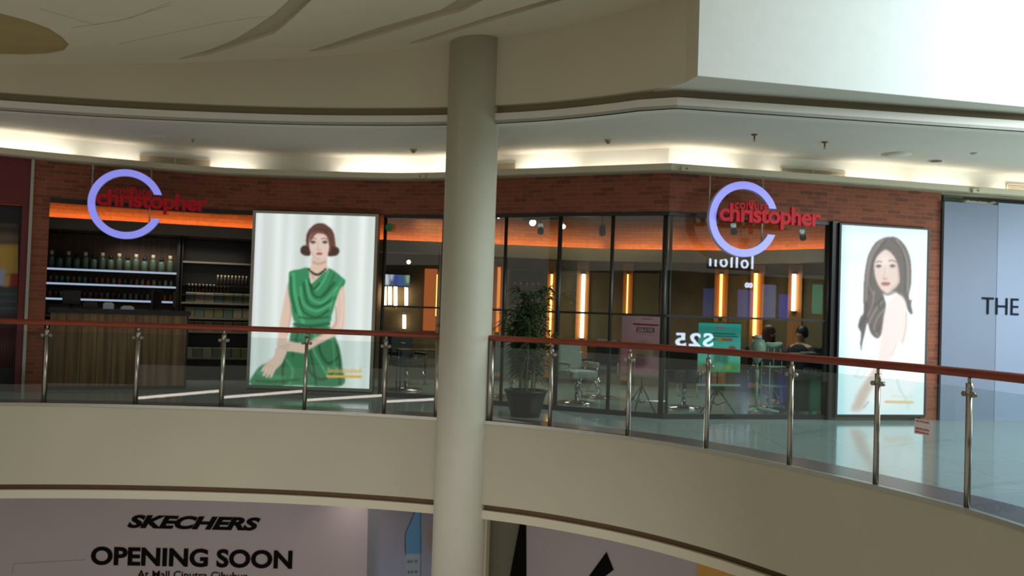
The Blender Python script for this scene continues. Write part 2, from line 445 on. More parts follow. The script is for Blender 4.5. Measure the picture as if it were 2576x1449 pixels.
# ------------------------------------------------------------------ plan lines (metres; z=0 is the gallery floor)
EDGE = [(-9.6,10.95),(-8.5,11.25),(-7.5,11.47),(-6.17,11.72),(-5.06,11.85),(-3.88,11.9),(-2.77,11.87),(-1.67,11.73),(-.94,11.58),(-.27,11.38),(.53,11.02),(1.43,10.41),(2.19,9.64),(2.81,8.73),(3.30,7.85),(3.67,6.99),(3.87,6.0),(3.95,5.0),(3.98,4.0)]
FAC = [(-8.8,12.3),(-7.14,13.22),(-6.16,13.7),(-5.1,14.12),(-4.17,14.25),(-2.19,14.2),(-1.2,13.95),(-.21,13.45),(2.2,12.4),(4.8,13.02),(6.6,13.47),(12,14.82)]
def dense(P, k=5):
    P = [Vector(p) for p in P]; out = []
    for i in range(len(P)-1):
        p0 = P[max(i-1,0)]; p1 = P[i]; p2 = P[i+1]; p3 = P[min(i+2,len(P)-1)]
        for j in range(k):
            t = j/k; out.append(0.5*((2*p1)+(-p0+p2)*t+(2*p0-5*p1+4*p2-p3)*t*t+(-p0+3*p1-3*p2+p3)*t**3))
    return out + [P[-1]]
ED = dense(EDGE, 5)
# smooth the left curved part of the facade
FD = dense(FAC[:8], 4)[:-1] + [Vector(p) for p in FAC[7:]]

# ================================================================== the setting
# floor: tiled deck, granite border, steel channel, fascia below
ins = offs(ED, 0.64); far = [Vector((14, 4)), Vector((14, 19.5)), Vector((-12, 19.5)), Vector((-12, 11.2))]
bf = B(); P = ins + [Vector((14, ins[-1].y))] + far[1:3] + [Vector((-12, ins[0].y))]
bf.prism(P, -0.2, 0.0); struct('floor', bf, M['floor'])
b = B().ribbon(ED, -0.2, 0.001, 0.06, 0.64); struct('trim_1', b, M['border'])
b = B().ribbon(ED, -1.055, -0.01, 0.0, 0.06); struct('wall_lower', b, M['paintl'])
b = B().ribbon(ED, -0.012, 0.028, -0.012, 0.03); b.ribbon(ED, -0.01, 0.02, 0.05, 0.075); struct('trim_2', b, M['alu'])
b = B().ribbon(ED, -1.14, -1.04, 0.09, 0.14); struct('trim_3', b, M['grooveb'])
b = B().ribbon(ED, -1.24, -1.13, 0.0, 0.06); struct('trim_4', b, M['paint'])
# ceiling of the storey below
lowback = [Vector(p) for p in [(12, 5), (12, 17), (-12, 17), (-12, 11)]]
b = B().prism(offs(ED, 0.06) + lowback, -1.235, -1.2); struct('ceiling_lower', b, M['soffit'])

# upper storey: curved bulkhead left of the corner, straight white bulkhead to its right
CORN = at_z(1755, 190, 4.15); WR = at_z(2576, 268, 4.15)
UPL = [p for p in ED if p.x < 1.95]
UPC = UPL + [Vector((CORN.x, CORN.y))]
dirw = (WR.xy - CORN.xy).normalized()
zt = [5.4]*len(UPC)
b = B().ribbon(UPC, 4.15, 9.0, 0.0, 0.12); struct('wall_upper_left', b, M['paintb'])
b = B().ribbon([CORN.xy, CORN.xy + dirw*9], 4.15, 9.0, 0.0, 0.15); struct('wall_upper_right', b, M['white'])
# groove and lip line of the soffit edge
LC = at_z(1704, 240, 4.06)
LIPP = [p for p in ED if p.x < 1.45] + [LC.xy, (at_z(2576, 300, 4.06)).xy, (at_z(2576, 300, 4.06)).xy + dirw*3]
LIPP = [Vector(p) for p in LIPP]
b = B().prism([CORN.xy + Vector((0, 0.003)), CORN.xy + dirw*9 + Vector((0, 0.003)), LIPP[-1] + Vector((0, 1.2)), LIPP[-3] + Vector((0.1, 0.9)), Vector((UPL[-1].x-0.3, UPL[-1].y+0.5)), UPL[-1] + Vector((0.001, 0.003))], 4.146, 4.19); struct('ceiling_upper_edge', b, M['soffit'])
b = B().ribbon(LIPP, 4.0, 4.16, 0.1, 0.14); struct('trim_5', b, M['groove'])
b = B().ribbon(LIPP, 3.912, 4.04, 0.0, 0.05); b.ribbon(LIPP, 3.912, 3.95, 0.0, 0.22); struct('trim_6', b, mat('lip_paint', (218, 216, 206), 0.7, var=0.02))
lipin = offs(LIPP, 0.03)
LW = offs(FD, 0.36)     # the lit wall of the cove
b = B().prism(lipin + [LW[-1] + Vector((0.2, 0.2))] + [p + Vector((0, 0.1)) for p in LW[::-1]] + [Vector((-10, 11.6))], 3.92, 3.96); struct('ceiling', b, M['soffit'])
b = B().ribbon(FD, 3.40, 3.93, 0.36, 0.42); struct('wall_cove', b, M['white'])
b = B().ribbon(FD, 3.50, 3.62, -0.10, -0.06); b.ribbon(FD, 3.50, 3.53, -0.10, 0.37); struct('trim_7', b, M['paint'])

# pinwheel ceiling in the upper left
def cz(x): return 5.06 + 0.077*x
def at_ceil(px, py):
    d = ray(px, py)
    # z = 5.06+.077 x
    t = (5.06 + 0.077*CAM.x - CAM.z)/(d.z - 0.077*d.x)
    return CAM + d*t
def ceil_sheet(name, outline, holes, z_off, th, mt):
    cu = bpy.data.curves.new('c', 'CURVE'); cu.dimensions = '2D'; cu.fill_mode = 'BOTH'; cu.extrude = th/2
    for L in [outline] + holes:
        sp = cu.splines.new('POLY'); sp.points.add(len(L)-1); sp.use_cyclic_u = True
        for i, p in enumerate(L): sp.points[i].co = (p[0], p[1], 0, 1)
    o = bpy.data.objects.new('c', cu); COL.objects.link(o)
    dg = bpy.context.evaluated_depsgraph_get(); dg.update()
    me = bpy.data.meshes.new_from_object(o.evaluated_get(dg)); bpy.data.objects.remove(o)
    me.name = name; me.materials.clear(); me.materials.append(mt)
    for v in me.vertices: v.co.z = cz(v.co.x) + z_off + v.co.z
    o = bpy.data.objects.new(name, me); COL.objects.link(o); XF[o.name] = Matrix.Identity(4); return tag(o, kind='structure')
def cpx(L): return [tuple(at_ceil(x, y)[:2]) for x, y in L]
OUT = [tuple(p) for p in ED if p.x < 1.7]
OUT = [(p[0], p[1]+0.05) for p in OUT] + [(2.3, 9.2), (1.5, 8.2), (-1, 7), (-9, 7)]
slots = [cpx([(445,149),(520,140),(610,112),(692,84),(735,48),(790,-6),(735,-8),(690,34),(640,68),(592,98),(530,124)]),
         cpx([(775,129),(830,126),(960,88),(1110,42),(1160,30),(1230,-8),(1165,-10),(1110,24),(950,70)]),
         cpx([(1026,109),(1060,107),(1230,55),(1435,-6),(1400,-8),(1230,42),(1120,78)])]
med = cpx([(-80,20),(0,33),(70,52),(120,70),(155,92),(174,112),(160,128),(120,136),(60,139),(0,138),(-80,134)])
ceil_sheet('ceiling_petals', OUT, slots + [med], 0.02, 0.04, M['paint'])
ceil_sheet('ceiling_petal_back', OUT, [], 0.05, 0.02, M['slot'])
ceil_sheet('ceiling_medallion', [(p[0]*1.0, p[1]) for p in med], [], 0.028, 0.03, M['medal'])

# fine panel seams on the petal ceiling
b = B()
for L in (((100,22),(240,62),(330,45),(430,5)), ((300,110),(420,85),(560,55),(675,40)), ((180,70),(300,52),(430,12))):
    pts = [at_ceil(x, y) for x, y in L]
    b.tube([(p.x, p.y, cz(p.x)-0.001) for p in pts], 0.003, 4)
struct('trim_8', b, M['slot'])

# shopfront wall of red brick above, piers left and right
b = B().ribbon(FD, 2.95, 3.51, 0.0, 0.18)
b2 = [p for p in FD if p.x <= 6.61]
b = B().ribbon([at_poly(70, 500, FAC).xy] + [p for p in FD if -7.42 < p.x < 6.55] + [Vector((6.58, 13.465))], 2.95, 3.51, 0.0, 0.18)
PL = at_poly(74, 700, FAC).xy; PL2 = at_poly(117, 700, FAC).xy
PR = at_poly(2322, 700, FAC).xy; PR2 = Vector((6.58, 13.465))
b.ribbon([PL, PL2], 0, 2.95, 0.0, 0.18); b.ribbon([PR, PR2], 0, 2.95, 0.0, 0.18)
struct('wall_front', b, M['brick'])

# white reflecting edge trim between red shop and brick
PE = at_poly(66, 700, FAC).xy
b = B().ribbon([PE, PL], 0, 3.5, -0.05, 0.1); struct('trim_9', b, M['alu'])

# salon inside shell
IC = [p for p in FD if -7.2 <= p.x <= 6.6]
b = B().prism([p + Vector((0, 0.18)) for p in IC] + [Vector(p) for p in [(6.9,14),(6.9,18.9),(-9.2,18.9),(-9.2,13.2)]], 3.25, 3.30); struct('ceiling_salon', b, M['salonceil'])
b = B().ribbon([(-9.0,12.9),(-9.0,16.3)][::-1], 0, 3.3, 0, 0.1); b.ribbon([(6.8,18.5),(6.8,13.7)], 0, 3.3, 0, -0.1)
struct('wall_salon_side', b, M['darkwall'])
SB = [(-9.0,15.15),(-3.95,16.75)]     # back wall of the left bay
b = B().ribbon(SB, 0, 3.3, 0, 0.1); struct('wall_salon_left', b, M['darkwood'])
MB_ = [(-3.95,17.5),(1.9,18.1),(4.7,17.3),(6.2,15.9),(6.8,14.4)]
b = B().ribbon(MB_, 0, 3.3, 0, 0.1); b.ribbon([(-3.95,16.75),(-3.95,17.5)], 0, 3.3, 0, 0.1); struct('wall_salon_back', b, M['tan'])
# glowing brick bulkheads with their light ledges
BL = [(-8.8,14.1),(-3.9,15.75)]
b = B().ribbon(BL, 2.72, 3.26, 0.18, 0.28); struct('wall_bulkhead_left', b, M['brickin'])
b = B().ribbon(BL, 2.58, 2.72, 0.0, 0.28); b.ribbon(BL, 2.72, 2.76, 0.0, 0.02); struct('trim_10', b, M['greybeam'])
BR = [(-3.9,16.7),(1.95,17.35),(4.45,16.6),(5.75,15.3),(6.6,14.2)]
b = B().ribbon(BR, 2.70, 3.26, 0.18, 0.28); struct('wall_bulkhead_back', b, M['brickin'])
b = B().ribbon(BR, 2.50, 2.70, 0.0, 0.28); b.ribbon(BR, 2.70, 2.74, 0.0, 0.02); struct('trim_11', b, M['greybeam'])
for Pl in (BL, BR):
    for a, c in zip(Pl[:-1], Pl[1:]):
        a = Vector(a); c = Vector(c); d = (c-a); L = d.length; d.normalize(); n = Vector((-d.y, d.x)); mid = (a+c)/2 + n*0.05
        zz = 2.74
        area('bulkhead_strip', (mid.x, mid.y, zz), (mid.x+n.x*0.35, mid.y+n.y*0.35, zz+0.5), L*0.96, 0.03, 3.6*L, (1.0, 0.37, 0.10)).rotation_euler = (Matrix(((d.x, -n.x*0.6, -n.x*0.8), (d.y, -n.y*0.6, -n.y*0.8), (0, 0.8, -0.6)))).to_euler()
# interior fill lights, added to brighten the salon; no fittings stand for them
area('salon_fill', (-5.9, 15.35, 2.5), (-6.0, 15.8, 1.2), 2.2, 0.3, 13, (1.0, 0.85, 0.7), 120)
area('salon_fill', (0.6, 15.6, 3.2), (0.6, 15.6, 0), 4, 1.0, 60, (0.95, 0.95, 0.85), 130)
area('salon_fill', (4.3, 14.9, 3.2), (4.3, 14.9, 0), 1.8, 1.0, 34, (0.8, 0.95, 0.92), 130)

area('back_wall_fill', (0.6, 16.9, 3.2), (0.6, 17.9, 1.3), 5, 0.3, 20, (1.0, 0.74, 0.42), 130)  # added fill that warms the back wall, no lamp there
area('back_wall_fill', (4.2, 15.9, 3.2), (4.9, 17.0, 1.3), 2, 0.3, 7, (1.0, 0.74, 0.5), 130)
# cove lights: pixel spans of the visible glowing stretches
def cove(px0, px1, w):
    a = at_poly(px0, 420, FAC, 0.20).xy; c = at_poly(px1, 430, FAC, 0.20).xy
    d = c-a; L = d.length; d.normalize(); n = Vector((-d.y, d.x)); mid = (a+c)/2
    o = area('cove_light', (mid.x, mid.y, 3.585), (0, 0, 0), L, 0.04, w*L*0.21, (1.0, 0.86, 0.73))
    k, s_ = 0.6, 0.8   # tilted up and towards the wall behind
    zax = Vector((-n.x*k, -n.y*k, -s_)); xax = Vector((d.x, d.y, 0)); yax = zax.cross(xax)
    o.rotation_euler = Matrix((xax, yax, zax)).transposed().to_euler()
for a_, c_, w_ in ((-140,0,16),(8,180,16),(235,352,11),(530,632,16),(850,1042,20),(1064,1200,20),(1302,1440,20),(1470,1660,9),(1694,1860,20),(1935,1962,18),(2128,2290,14),(2310,2460,14),(2520,2700,14)):
    cove(a_, c_, w_)

# shopfront glazing ------------------------------------------------------------
def lbox(bld, a, b_, z0, z1, t0, t1): return bld.seg(a, b_, z0, z1, t0, t1)
G0 = at_poly(955, 800, FAC).xy; G1 = Vector((-1.2,13.95)); G2 = Vector((-.21,13.45)); G3 = Vector((2.2,12.4)); G4 = at_poly(2088, 800, FAC).xy
def glazing(name, pts, mull, label):
    t = empty(name, (pts[0].x, pts[0].y, 0), 0, None, None)
    tag(t, kind='structure')
    f = B(); f.ribbon(pts, 0.0, 0.07, 0.02, 0.09); f.ribbon(pts, 2.895, 2.95, 0.02, 0.10)
    f.ribbon(pts, 1.45, 1.48, 0.035, 0.07)
    f.build('window_frame', M['dark'], t)
    for q, w in mull:
        mb = B(); k = 0
        mb.cyl((q.x, q.y+0.06, 0.02), (q.x, q.y+0.06, 2.9), w, 4); mb.build('mullion', M['dark'], t)
    for a, c in zip(pts[:-1], pts[1:]):
        B().seg(a, c, 0.05, 2.92, 0.05, 0.058).build('glass_pane', M['shopglass'], t)
def F(px, py=800): return at_poly(px, py, FAC).xy
glazing('window_1', [G0, G1, G2, G3], [(F(960), 0.035), (F(1108), 0.03), (F(1266), 0.035), (F(1403), 0.045), (F(1536), 0.035), (G3 + Vector((-0.03, 0.03)), 0.05)], '')
glazing('window_2', [G3, G4], [(G3 + Vector((0.05, 0.04)), 0.03), (G4 + Vector((-0.03, 0)), 0.06)], '')
b = B().seg(F(2086), F(2101), 0, 2.95, -0.04, 0.14); struct('trim_13', b, M['dark'])
# header over the open entrance
b = B().ribbon([PL2] + [p for p in FD if PL2.x < p.x < -4.3] + [Vector((-4.26,14.24))], 2.88, 2.95, 0.0, 0.12); struct('trim_12', b, M['dark'])

# ================================================================== column
cc = (-0.592, 11.56)
b = B().lathe((cc[0], cc[1], 0), [(0.342, -6), (0.342, 5.3)], 64)
tag(b.build('round_column', M['col']), 'cream round column rising through all storeys between the two glass balustrades', 'column')

# ================================================================== balustrades
def zat(px, py, p):   # height of a pixel over plan point p
    d = ray(px, py); t = (Vector(p[:2]) - CAM.xy).length / d.xy.length; return EYE + d.z*t
def nearest_edge(px, py): return at_poly(px, py, EDGE, 0.05)
def balustrade(posts_px, ext0, ext1, label, endstops):
    pts = []
    for px, py in posts_px: pts.append(nearest_edge(px, py).xy)
    t = empty('glass_balustrade', (pts[0].x, pts[0].y, 0.0), 0, label, 'balustrade')
    rp = [p for p in (Vector(q) for q in dense([tuple(e) for e in offs(ED, 0.05)][::5], 5))]
    xs = [p for p in rp if ext0 <= p.x and (p.x <= ext1 or p.x > 2.0) and p.x <= max(ext1, -9)]
    if ext1 > 2: xs = [pts[0] + (pts[0]-pts[1]).normalized()*0.04, pts[0]] + [p for p in rp if p.x >= pts[0].x + 0.05]
    else: xs = [p for p in rp if ext0 <= p.x <= pts[-1].x - 0.03] + [pts[-1], pts[-1] + (pts[-1]-pts[-2]).normalized()*0.04]
    B().tube([(p.x, p.y, 1.10) for p in xs], 0.038, 14).build('handrail', M['rail'], t)
    for i, p in enumerate(pts):
        if i in endstops:
            B().cyl((p.x, p.y, 0.0), (p.x, p.y, 1.07), 0.042, 16).build('end_post', M['steel'], t)
            continue
        o = B().cyl((p.x, p.y, 0.0), (p.x, p.y, 1.0), 0.025, 16).cyl((p.x, p.y, 0.93), (p.x, p.y, 1.02), 0.028, 16).cyl((p.x, p.y, 1.0), (p.x, p.y, 1.08), 0.014, 12).build('post', M['steel'], t)
        q = pts[i+1] if i < len(pts)-1 else pts[i-1]
        d = (q - p).normalized(); n = Vector((-d.y, d.x))
        for z in (0.93,):
            c = B(); c.cyl((p.x-d.x*0.055, p.y-d.y*0.055, z), (p.x+d.x*0.055, p.y+d.y*0.055, z), 0.012, 10)
            for s_ in (-1, 1):
                e = p + d*0.05*s_; c.cyl((e.x-n.x*0.018, e.y-n.y*0.018, z), (e.x+n.x*0.018, e.y+n.y*0.018, z), 0.022, 12)
            c.build('clamp', M['steel'], o)
    for i, (a, c) in enumerate(zip(pts[:-1], pts[1:])):
        d = (c-a).normalized(); n = Vector((-d.y, d.x))
        g = B().seg(a + d*0.035, c - d*0.035, 0.03, 0.985, -0.004, 0.004)
        ln = 0.016 if (i < 2 and ext1 < 2) else 0.0      # the first two panes lean back a little
        g.v = [(v[0] + n.x*ln*v[2], v[1] + n.y*ln*v[2], v[2]) for v in g.v]
        g.build('glass_panel', M['bal'], t)
    return t
lp = [(-130, 1015), (110, 1019), (340, 1022), (556, 1029), (765, 1037), (965, 1046), (1098, 1054)]
balustrade(lp, -8.3, -0.93, 'glass balustrade with a wooden handrail and thin steel posts, left of the round column', [6])
rp_ = [(1231, 1066), (1382, 1082), (1578, 1110), (1776, 1142), (1985, 1182), (2202, 1236), (2432, 1298), (2690, 1400)]
rb = balustrade(rp_, -0.30, 5, 'glass balustrade with a red-brown handrail curving towards the viewer, right of the round column', [0])

# small red and white notice on the glass of the right balustrade
a_ = nearest_edge(2202, 1236).xy; c_ = nearest_edge(2432, 1298).xy
def on_panel(px, py): return at_line(px, py, a_, c_)
R_, N_ = frame_of(a_, c_)
if N_.dot(Vector((-1, -1, 0))) < 0: N_ = -N_
nt_ = empty('glass_notice', tuple(on_panel(2325, 1090)), 0, 'small white notice with red lettering stuck on the right-hand balustrade glass', 'notice')
tl, tr, br, bl = [on_panel(*p) + N_*0.006 for p in ((2303,1052),(2345,1060),(2343,1097),(2301,1090))]
b = B(); b.add([tl, tr, br, bl] + [q + N_*0.002 for q in (tl, tr, br, bl)], [(0,1,2,3),(7,6,5,4),(0,4,5,1),(1,5,6,2),(2,6,7,3),(3,7,4,0)]); b.build('sticker', M['mesh'], nt_)
b = B(); w_ = (tr-tl).length; rr = (tr-tl).normalized()
rr = (tr-tl).normalized()
for k, (s_, zz) in enumerate((('DILARANG', 0.80), ('BERDIRI', 0.30), ('BERSANDAR', 0.08))):
    letters(b, s_, bl + rr*w_*0.1 + Vector((0,0,1))*((tl-bl).length*zz) + N_*0.003, rr, N_, w_*0.8, 0.018, depth=0.001, bold=0.01)
b.build('lettering', M['red'], nt_)

# ================================================================== shop signs
def shop_sign(cx, cy, a, c, label):
    R_, N_ = frame_of(a, c)
    A = Vector((*a, 0)) + N_*0.27; Cc = Vector((*c, 0)) + N_*0.27
    o = at_line(cx, cy, A, Cc)
    t = empty('shop_sign', tuple(o), 0, label, 'sign', 'red and violet shop signs')
    Z = Vector((0, 0, 1)); Ro, Ri = 0.535, 0.425
    def ann(ro, ri, d0, d1):
        n = 56; vs = []; 
        for i in range(n+1):
            tt = math.radians(19 + (360-19-22)*i/n)
            ti = math.radians(24 + (360-24-27)*i/n)
            for r, al in ((ro, tt), (ri, ti)):
                for dd in (d0, d1): vs.append(o + R_*r*math.cos(al) + Z*r*math.sin(al) + N_*dd)
        fs = []
        for i in range(n):
            k = 4*i; e = k+4
            fs += [(k+1, e+1, e+3, k+3), (k, k+2, e+2, e), (k, e, e+1, k+1), (k+2, k+3, e+3, e+2)]
        fs += [(0, 1, 3, 2), (4*n, 4*n+2, 4*n+3, 4*n+1)]
        return B().add(vs, fs)
    rg = ann(Ro, Ri, 0.0, 0.07).build('ring_case', M['ringside'], t)
    ann(Ro-0.004, Ri+0.004, 0.07, 0.078).build('ring_face', M['ring'], t)
    b = letters(B(), 'christopher', o - R_*0.405 - Z*0.125 + N_*0.09, R_, N_, 1.58, 0.33, depth=0.05, bold=0.028, spacing=0.95)
    b.build('lettering', M['red'], t)
    b = letters(B(), 'coiffure', o - R_*0.17 + Z*0.135 + N_*0.09, R_, N_, 0.53, 0.13, depth=0.03, bold=0.012); b.build('small_lettering', M['red'], t)
    for xr, z1 in ((-0.49, 0.05), (0.335, -0.43)):
        zt_ = 3.5 - o.z
        p = o + R_*xr - N_*0.02
        B().cyl(p + Z*z1, p + Z*zt_, 0.011, 8).build('hanging_rod', M['alu'], t)
    bb = B()
    bb.box(o + R_*0.38 + Z*(-0.02) + N_*0.02, (1.5, 0.02, 0.03), math.atan2(R_.y, R_.x)); bb.build('crossbar', M['dark'], t)
shop_sign(318, 514.5, (-6.9,13.36), (-4.3,14.25), 'hanging sign with red lettering in a violet ring over the open entrance, left one')
shop_sign(1865, 552.5, (2.2,12.4), (4.8,13.02), 'hanging sign with red lettering in a violet ring over the corner window, right one')

# ================================================================== light box posters
def lightbox(a, c, z0, z1, dep, label, fw=0.05):
    R_, N_ = frame_of(a, c); a = Vector((*a, 0)); c = Vector((*c, 0)); L = (c-a).length
    t = empty('lightbox_poster', (a.x, a.y, 0), 0, label, 'poster')
    b = B(); b.seg(a, c, z0-fw*1.6, z1+fw, -dep, 0.05); b.build('case', M['dark'], t)
    b = B(); f = dep+0.001
    for (s0, s1, q0, q1) in ((0, L, z1, z1+fw*0.8), (0, L, z0-fw, z0), (0, fw, z0, z1), (L-fw, L, z0, z1)):
        p0 = a + R_*s0; p1 = a + R_*s1; b.seg(p0, p1, q0, q1, -f-0.015, -f)
    b.build('frame', M['alu'] if fw > 0.045 else M['dark'], t)
    e = f + 0.004
    return t, [a + R_*fw + N_*e + Vector((0,0,z1)), a + R_*(L-fw) + N_*e + Vector((0,0,z1)), a + R_*(L-fw) + N_*e + Vector((0,0,z0)), a + R_*fw + N_*e + Vector((0,0,z0))]
LB0 = at_poly(634, 760, FAC).xy; LB1 = at_poly(948, 760, FAC).xy
t, cor = lightbox(tuple(LB0), tuple(LB1), 0.13, 2.90, 0.12, 'tall backlit poster of a seated woman in a green satin dress', 0.05)
K = Canvas([(105,85),(920,115),(880,1270),(65,1245)], 210, 300)
K.fill((208, 218, 212))
X, Y = K.X, K.Y
fold = np.sin(K.u*44+0.5*np.sin(K.v*2)) * 0.5 + 0.35*np.sin(K.u*23+1.3) + 0.2*np.sin(K.u*71)
lum = 1 + 0.055*fold
K.a = K.a*lum[..., None] + np.clip(fold, 0, 1)[..., None]*np.array([4, 2, 8])
for cx_ in (260, 610, 850): K.a += (np.exp(-((X-cx_)/60)**2)*14)[..., None]
K.a -= (np.exp(-((X-60)/40)**2)*25)[..., None]
SK, SKs, SKl = (216, 188, 170), (176, 146, 128), (232, 212, 198)
# arms behind the dress
K.poly([(322,560),(345,600),(352,740),(335,860),(318,960),(300,1000),(255,990),(262,900),(275,800),(296,690)], SK, 4)
K.stroke([(335,620),(345,760),(322,900)], 10, SKs, 8, 0.6)
# skirt and bodice
skirt = [(375,850),(600,850),(645,920),(680,1010),(696,1120),(692,1250),(400,1250),(88,1248),(95,1175),(150,1115),(240,1085),(300,1060),(335,960)]
K.poly(skirt, (52, 116, 76), 4)
bod = [(330,500),(350,478),(400,468),(462,458),(472,520),(482,566),(520,530),(575,470),(598,460),(640,480),(690,520),(716,548),(700,590),(660,660),(640,720),(622,780),(604,832),(480,842),(384,830),(356,780),(345,700),(330,620)]
K.poly(bod, (48, 132, 86), 3)
cb = K.blur(K.mask(bod), 3); cs = K.blur(K.mask(skirt), 3)
for P_, w, c, al in (([(360,500),(370,620),(400,740),(430,830)], 26, (86,176,124), .6), ([(345,520),(352,640),(380,760)], 12, (24,70,44), .7),
    ([(470,540),(500,640),(560,650),(640,560)], 16, (24,74,46), .8), ([(450,540),(480,660),(560,690),(660,590)], 12, (92,182,130), .7),
    ([(430,560),(460,690),(540,720),(640,660)], 16, (26,80,50), .8), ([(410,590),(430,700),(520,750),(620,700)], 12, (98,186,134), .6),
    ([(400,660),(430,750),(520,790),(610,740)], 14, (24,74,46), .8), ([(600,480),(560,560),(520,610)], 14, (90,178,126), .7),
    ([(640,500),(600,590),(560,640)], 10, (28,84,52), .7), ([(690,540),(640,640),(610,740)], 12, (96,180,130), .5), ([(400,790),(480,800),(600,790)], 10, (24,60,40), .7),
    ([(470,560),(500,600),(540,560)], 10, (16,50,32), .7)):
    K.stroke(P_, w, c, 9, al, cb)
for P_, w, c, al in (([(400,860),(380,960),(360,1050)], 20, (30,80,52), .7), ([(480,860),(470,980),(500,1120),(520,1240)], 16, (28,72,48), .8), ([(520,880),(500,1000),(560,1120),(610,1200)], 14, (96,178,130), .6),
    ([(560,880),(540,1000),(600,1100),(670,1060)], 16, (26,70,46), .8), ([(620,900),(640,1020),(640,1200)], 14, (88,160,116), .5), ([(320,1080),(360,1150),(340,1240)], 20, (78,158,112), .6), ([(300,1080),(290,1160),(300,1240)], 14, (24,66,42), .8),
    ([(120,1160),(200,1190),(300,1200)], 30, (76,150,108), .5), ([(110,1220),(240,1225),(400,1210)], 16, (26,76,48), .7), ([(460,1060),(480,1160),(560,1210),(640,1160)], 16, (30,60,40), .7), ([(660,980),(680,1100),(680,1240)], 14, (30,66,44), .7)):
    K.stroke(P_, w, c, 9, al, cs)
K.stroke([(372,838),(480,850),(604,836)], 22, (30,84,54), 5, 0.9)
# right arm across the lap, hand on wrist
K.poly([(664,640),(704,585),(712,700),(708,850),(668,905),(560,960),(470,1010),(440,1028),(428,985),(520,925),(610,868),(646,800)], SK, 4)
K.stroke([(690,620),(695,760),(680,860)], 12, SKl, 8, 0.6); K.stroke([(650,720),(650,840),(560,910),(450,970)], 10, SKs, 7, 0.7)
K.poly([(440,962),(400,964),(330,952),(290,966),(262,985),(250,1010),(285,1025),(340,1022),(400,1030),(444,1030)], SK, 3)
for k in range(3): K.stroke([(340-k*6,975+k*16),(296,984+k*13),(255,1000+k*11)], 4, SKs, 3, .7)
K.poly([(248,1000),(312,1016),(306,1060),(286,1104),(262,1128),(240,1150),(226,1180),(214,1200),(203,1198),(206,1172),(196,1186),(186,1200),(176,1198),(182,1170),(168,1184),(158,1188),(154,1178),(166,1150),(150,1160),(144,1150),(164,1118),(196,1084),(232,1052)], SK, 3)
for P_ in ([(210,1110),(190,1150),(182,1190)], [(226,1120),(212,1160),(206,1195)], [(194,1100),(172,1130),(160,1175)]): K.stroke(P_, 4, SKs, 2.5, .9)
# neck, chest, head
K.poly([(492,380),(584,380),(590,440),(600,466),(560,500),(505,548),(484,556),(474,520),(468,466),(486,440)], SK, 3)
K.stroke([(496,420),(535,432),(578,418)], 16, SKs, 8, .7); K.stroke([(486,500),(500,530)], 14, SKs, 7, .5)
for k in range(9):
    tt = k/8; K.ell(468+110*tt, 470+34*math.sin(PI*tt), 9, 8, (34, 38, 32), 2)
HR, HRl = (86, 52, 44), (130, 82, 66)
K.poly([(452,330),(446,270),(458,215),(495,172),(545,156),(595,176),(632,218),(645,280),(648,318),(668,330),(672,352),(655,374),(600,374),(596,330),(560,250),(500,240),(478,300),(476,362),(470,374),(430,370),(410,350),(414,322),(438,308)], HR, 3)
K.poly([(466,280),(480,232),(520,205),(560,208),(596,240),(610,296),(604,350),(580,392),(545,408),(512,400),(484,366),(470,326)], (220, 196, 182), 3)
fc = K.blur(K.mask([(466,280),(480,232),(520,205),(560,208),(596,240),(610,296),(604,350),(580,392),(545,408),(512,400),(484,366),(470,326)]), 3)
K.poly([(470,290),(480,236),(520,200),(566,204),(604,250),(600,250),(566,230),(520,226),(496,250)], HR, 4, 0.9)
K.poly([(560,196),(610,230),(644,300),(648,340),(622,372),(596,376),(606,330),(598,270),(580,232)], HR, 3)
K.poly([(414,324),(440,306),(462,318),(474,350),(470,374),(436,372),(412,352)], (66, 42, 38), 3)
K.poly([(612,318),(648,316),(670,334),(668,358),(640,376),(604,374)], (66, 42, 38), 3)
for P_ in ([(470,220),(520,180),(580,190)], [(600,210),(632,270),(640,320)], [(590,230),(620,300),(612,350)]): K.stroke(P_, 8, HRl, 6, .6)
K.stroke([(476,268),(496,258),(514,264)], 5, (110, 76, 64), 3, .9); K.stroke([(552,264),(574,258),(594,268)], 5, (110, 76, 64), 3, .9)
for ex in (494, 576):
    K.ell(ex, 286, 17, 8, (90, 78, 78), 4, .9); K.ell(ex, 287, 7, 6, (44, 44, 50), 2, .9); K.stroke([(ex-17,284),(ex,277),(ex+17,285)], 4, (50, 36, 34), 2, .9)
K.stroke([(530,280),(526,320),(520,334)], 6, SKs, 4, .5); K.ell(536, 338, 14, 6, SKs, 4, .6)
K.ell(538, 364, 20, 8, (160, 70, 66), 3, .95); K.stroke([(518,364),(538,362),(558,364)], 2.5, (110, 40, 40), 2, .8)
K.stroke([(482,350),(510,392),(545,404)], 12, SKs, 10, .45, fc); K.ell(585, 335, 14, 26, (228, 190, 172), 9, .4)
# gold caption
K.stroke([(596,1188),(822,1190)], 17, (224, 170, 78), 3)
for k in range(13):
    x0 = 596 + k*18; K.stroke([(x0,1165),(x0+7,1130+8*(k % 3)),(x0+12,1162),(x0+18,1148)], 6, (222, 176, 96), 3, .75)
K.soften(3.2); K.a = np.clip(K.a, 0, 255)
K.build('print', cor, M['printlit'], t)

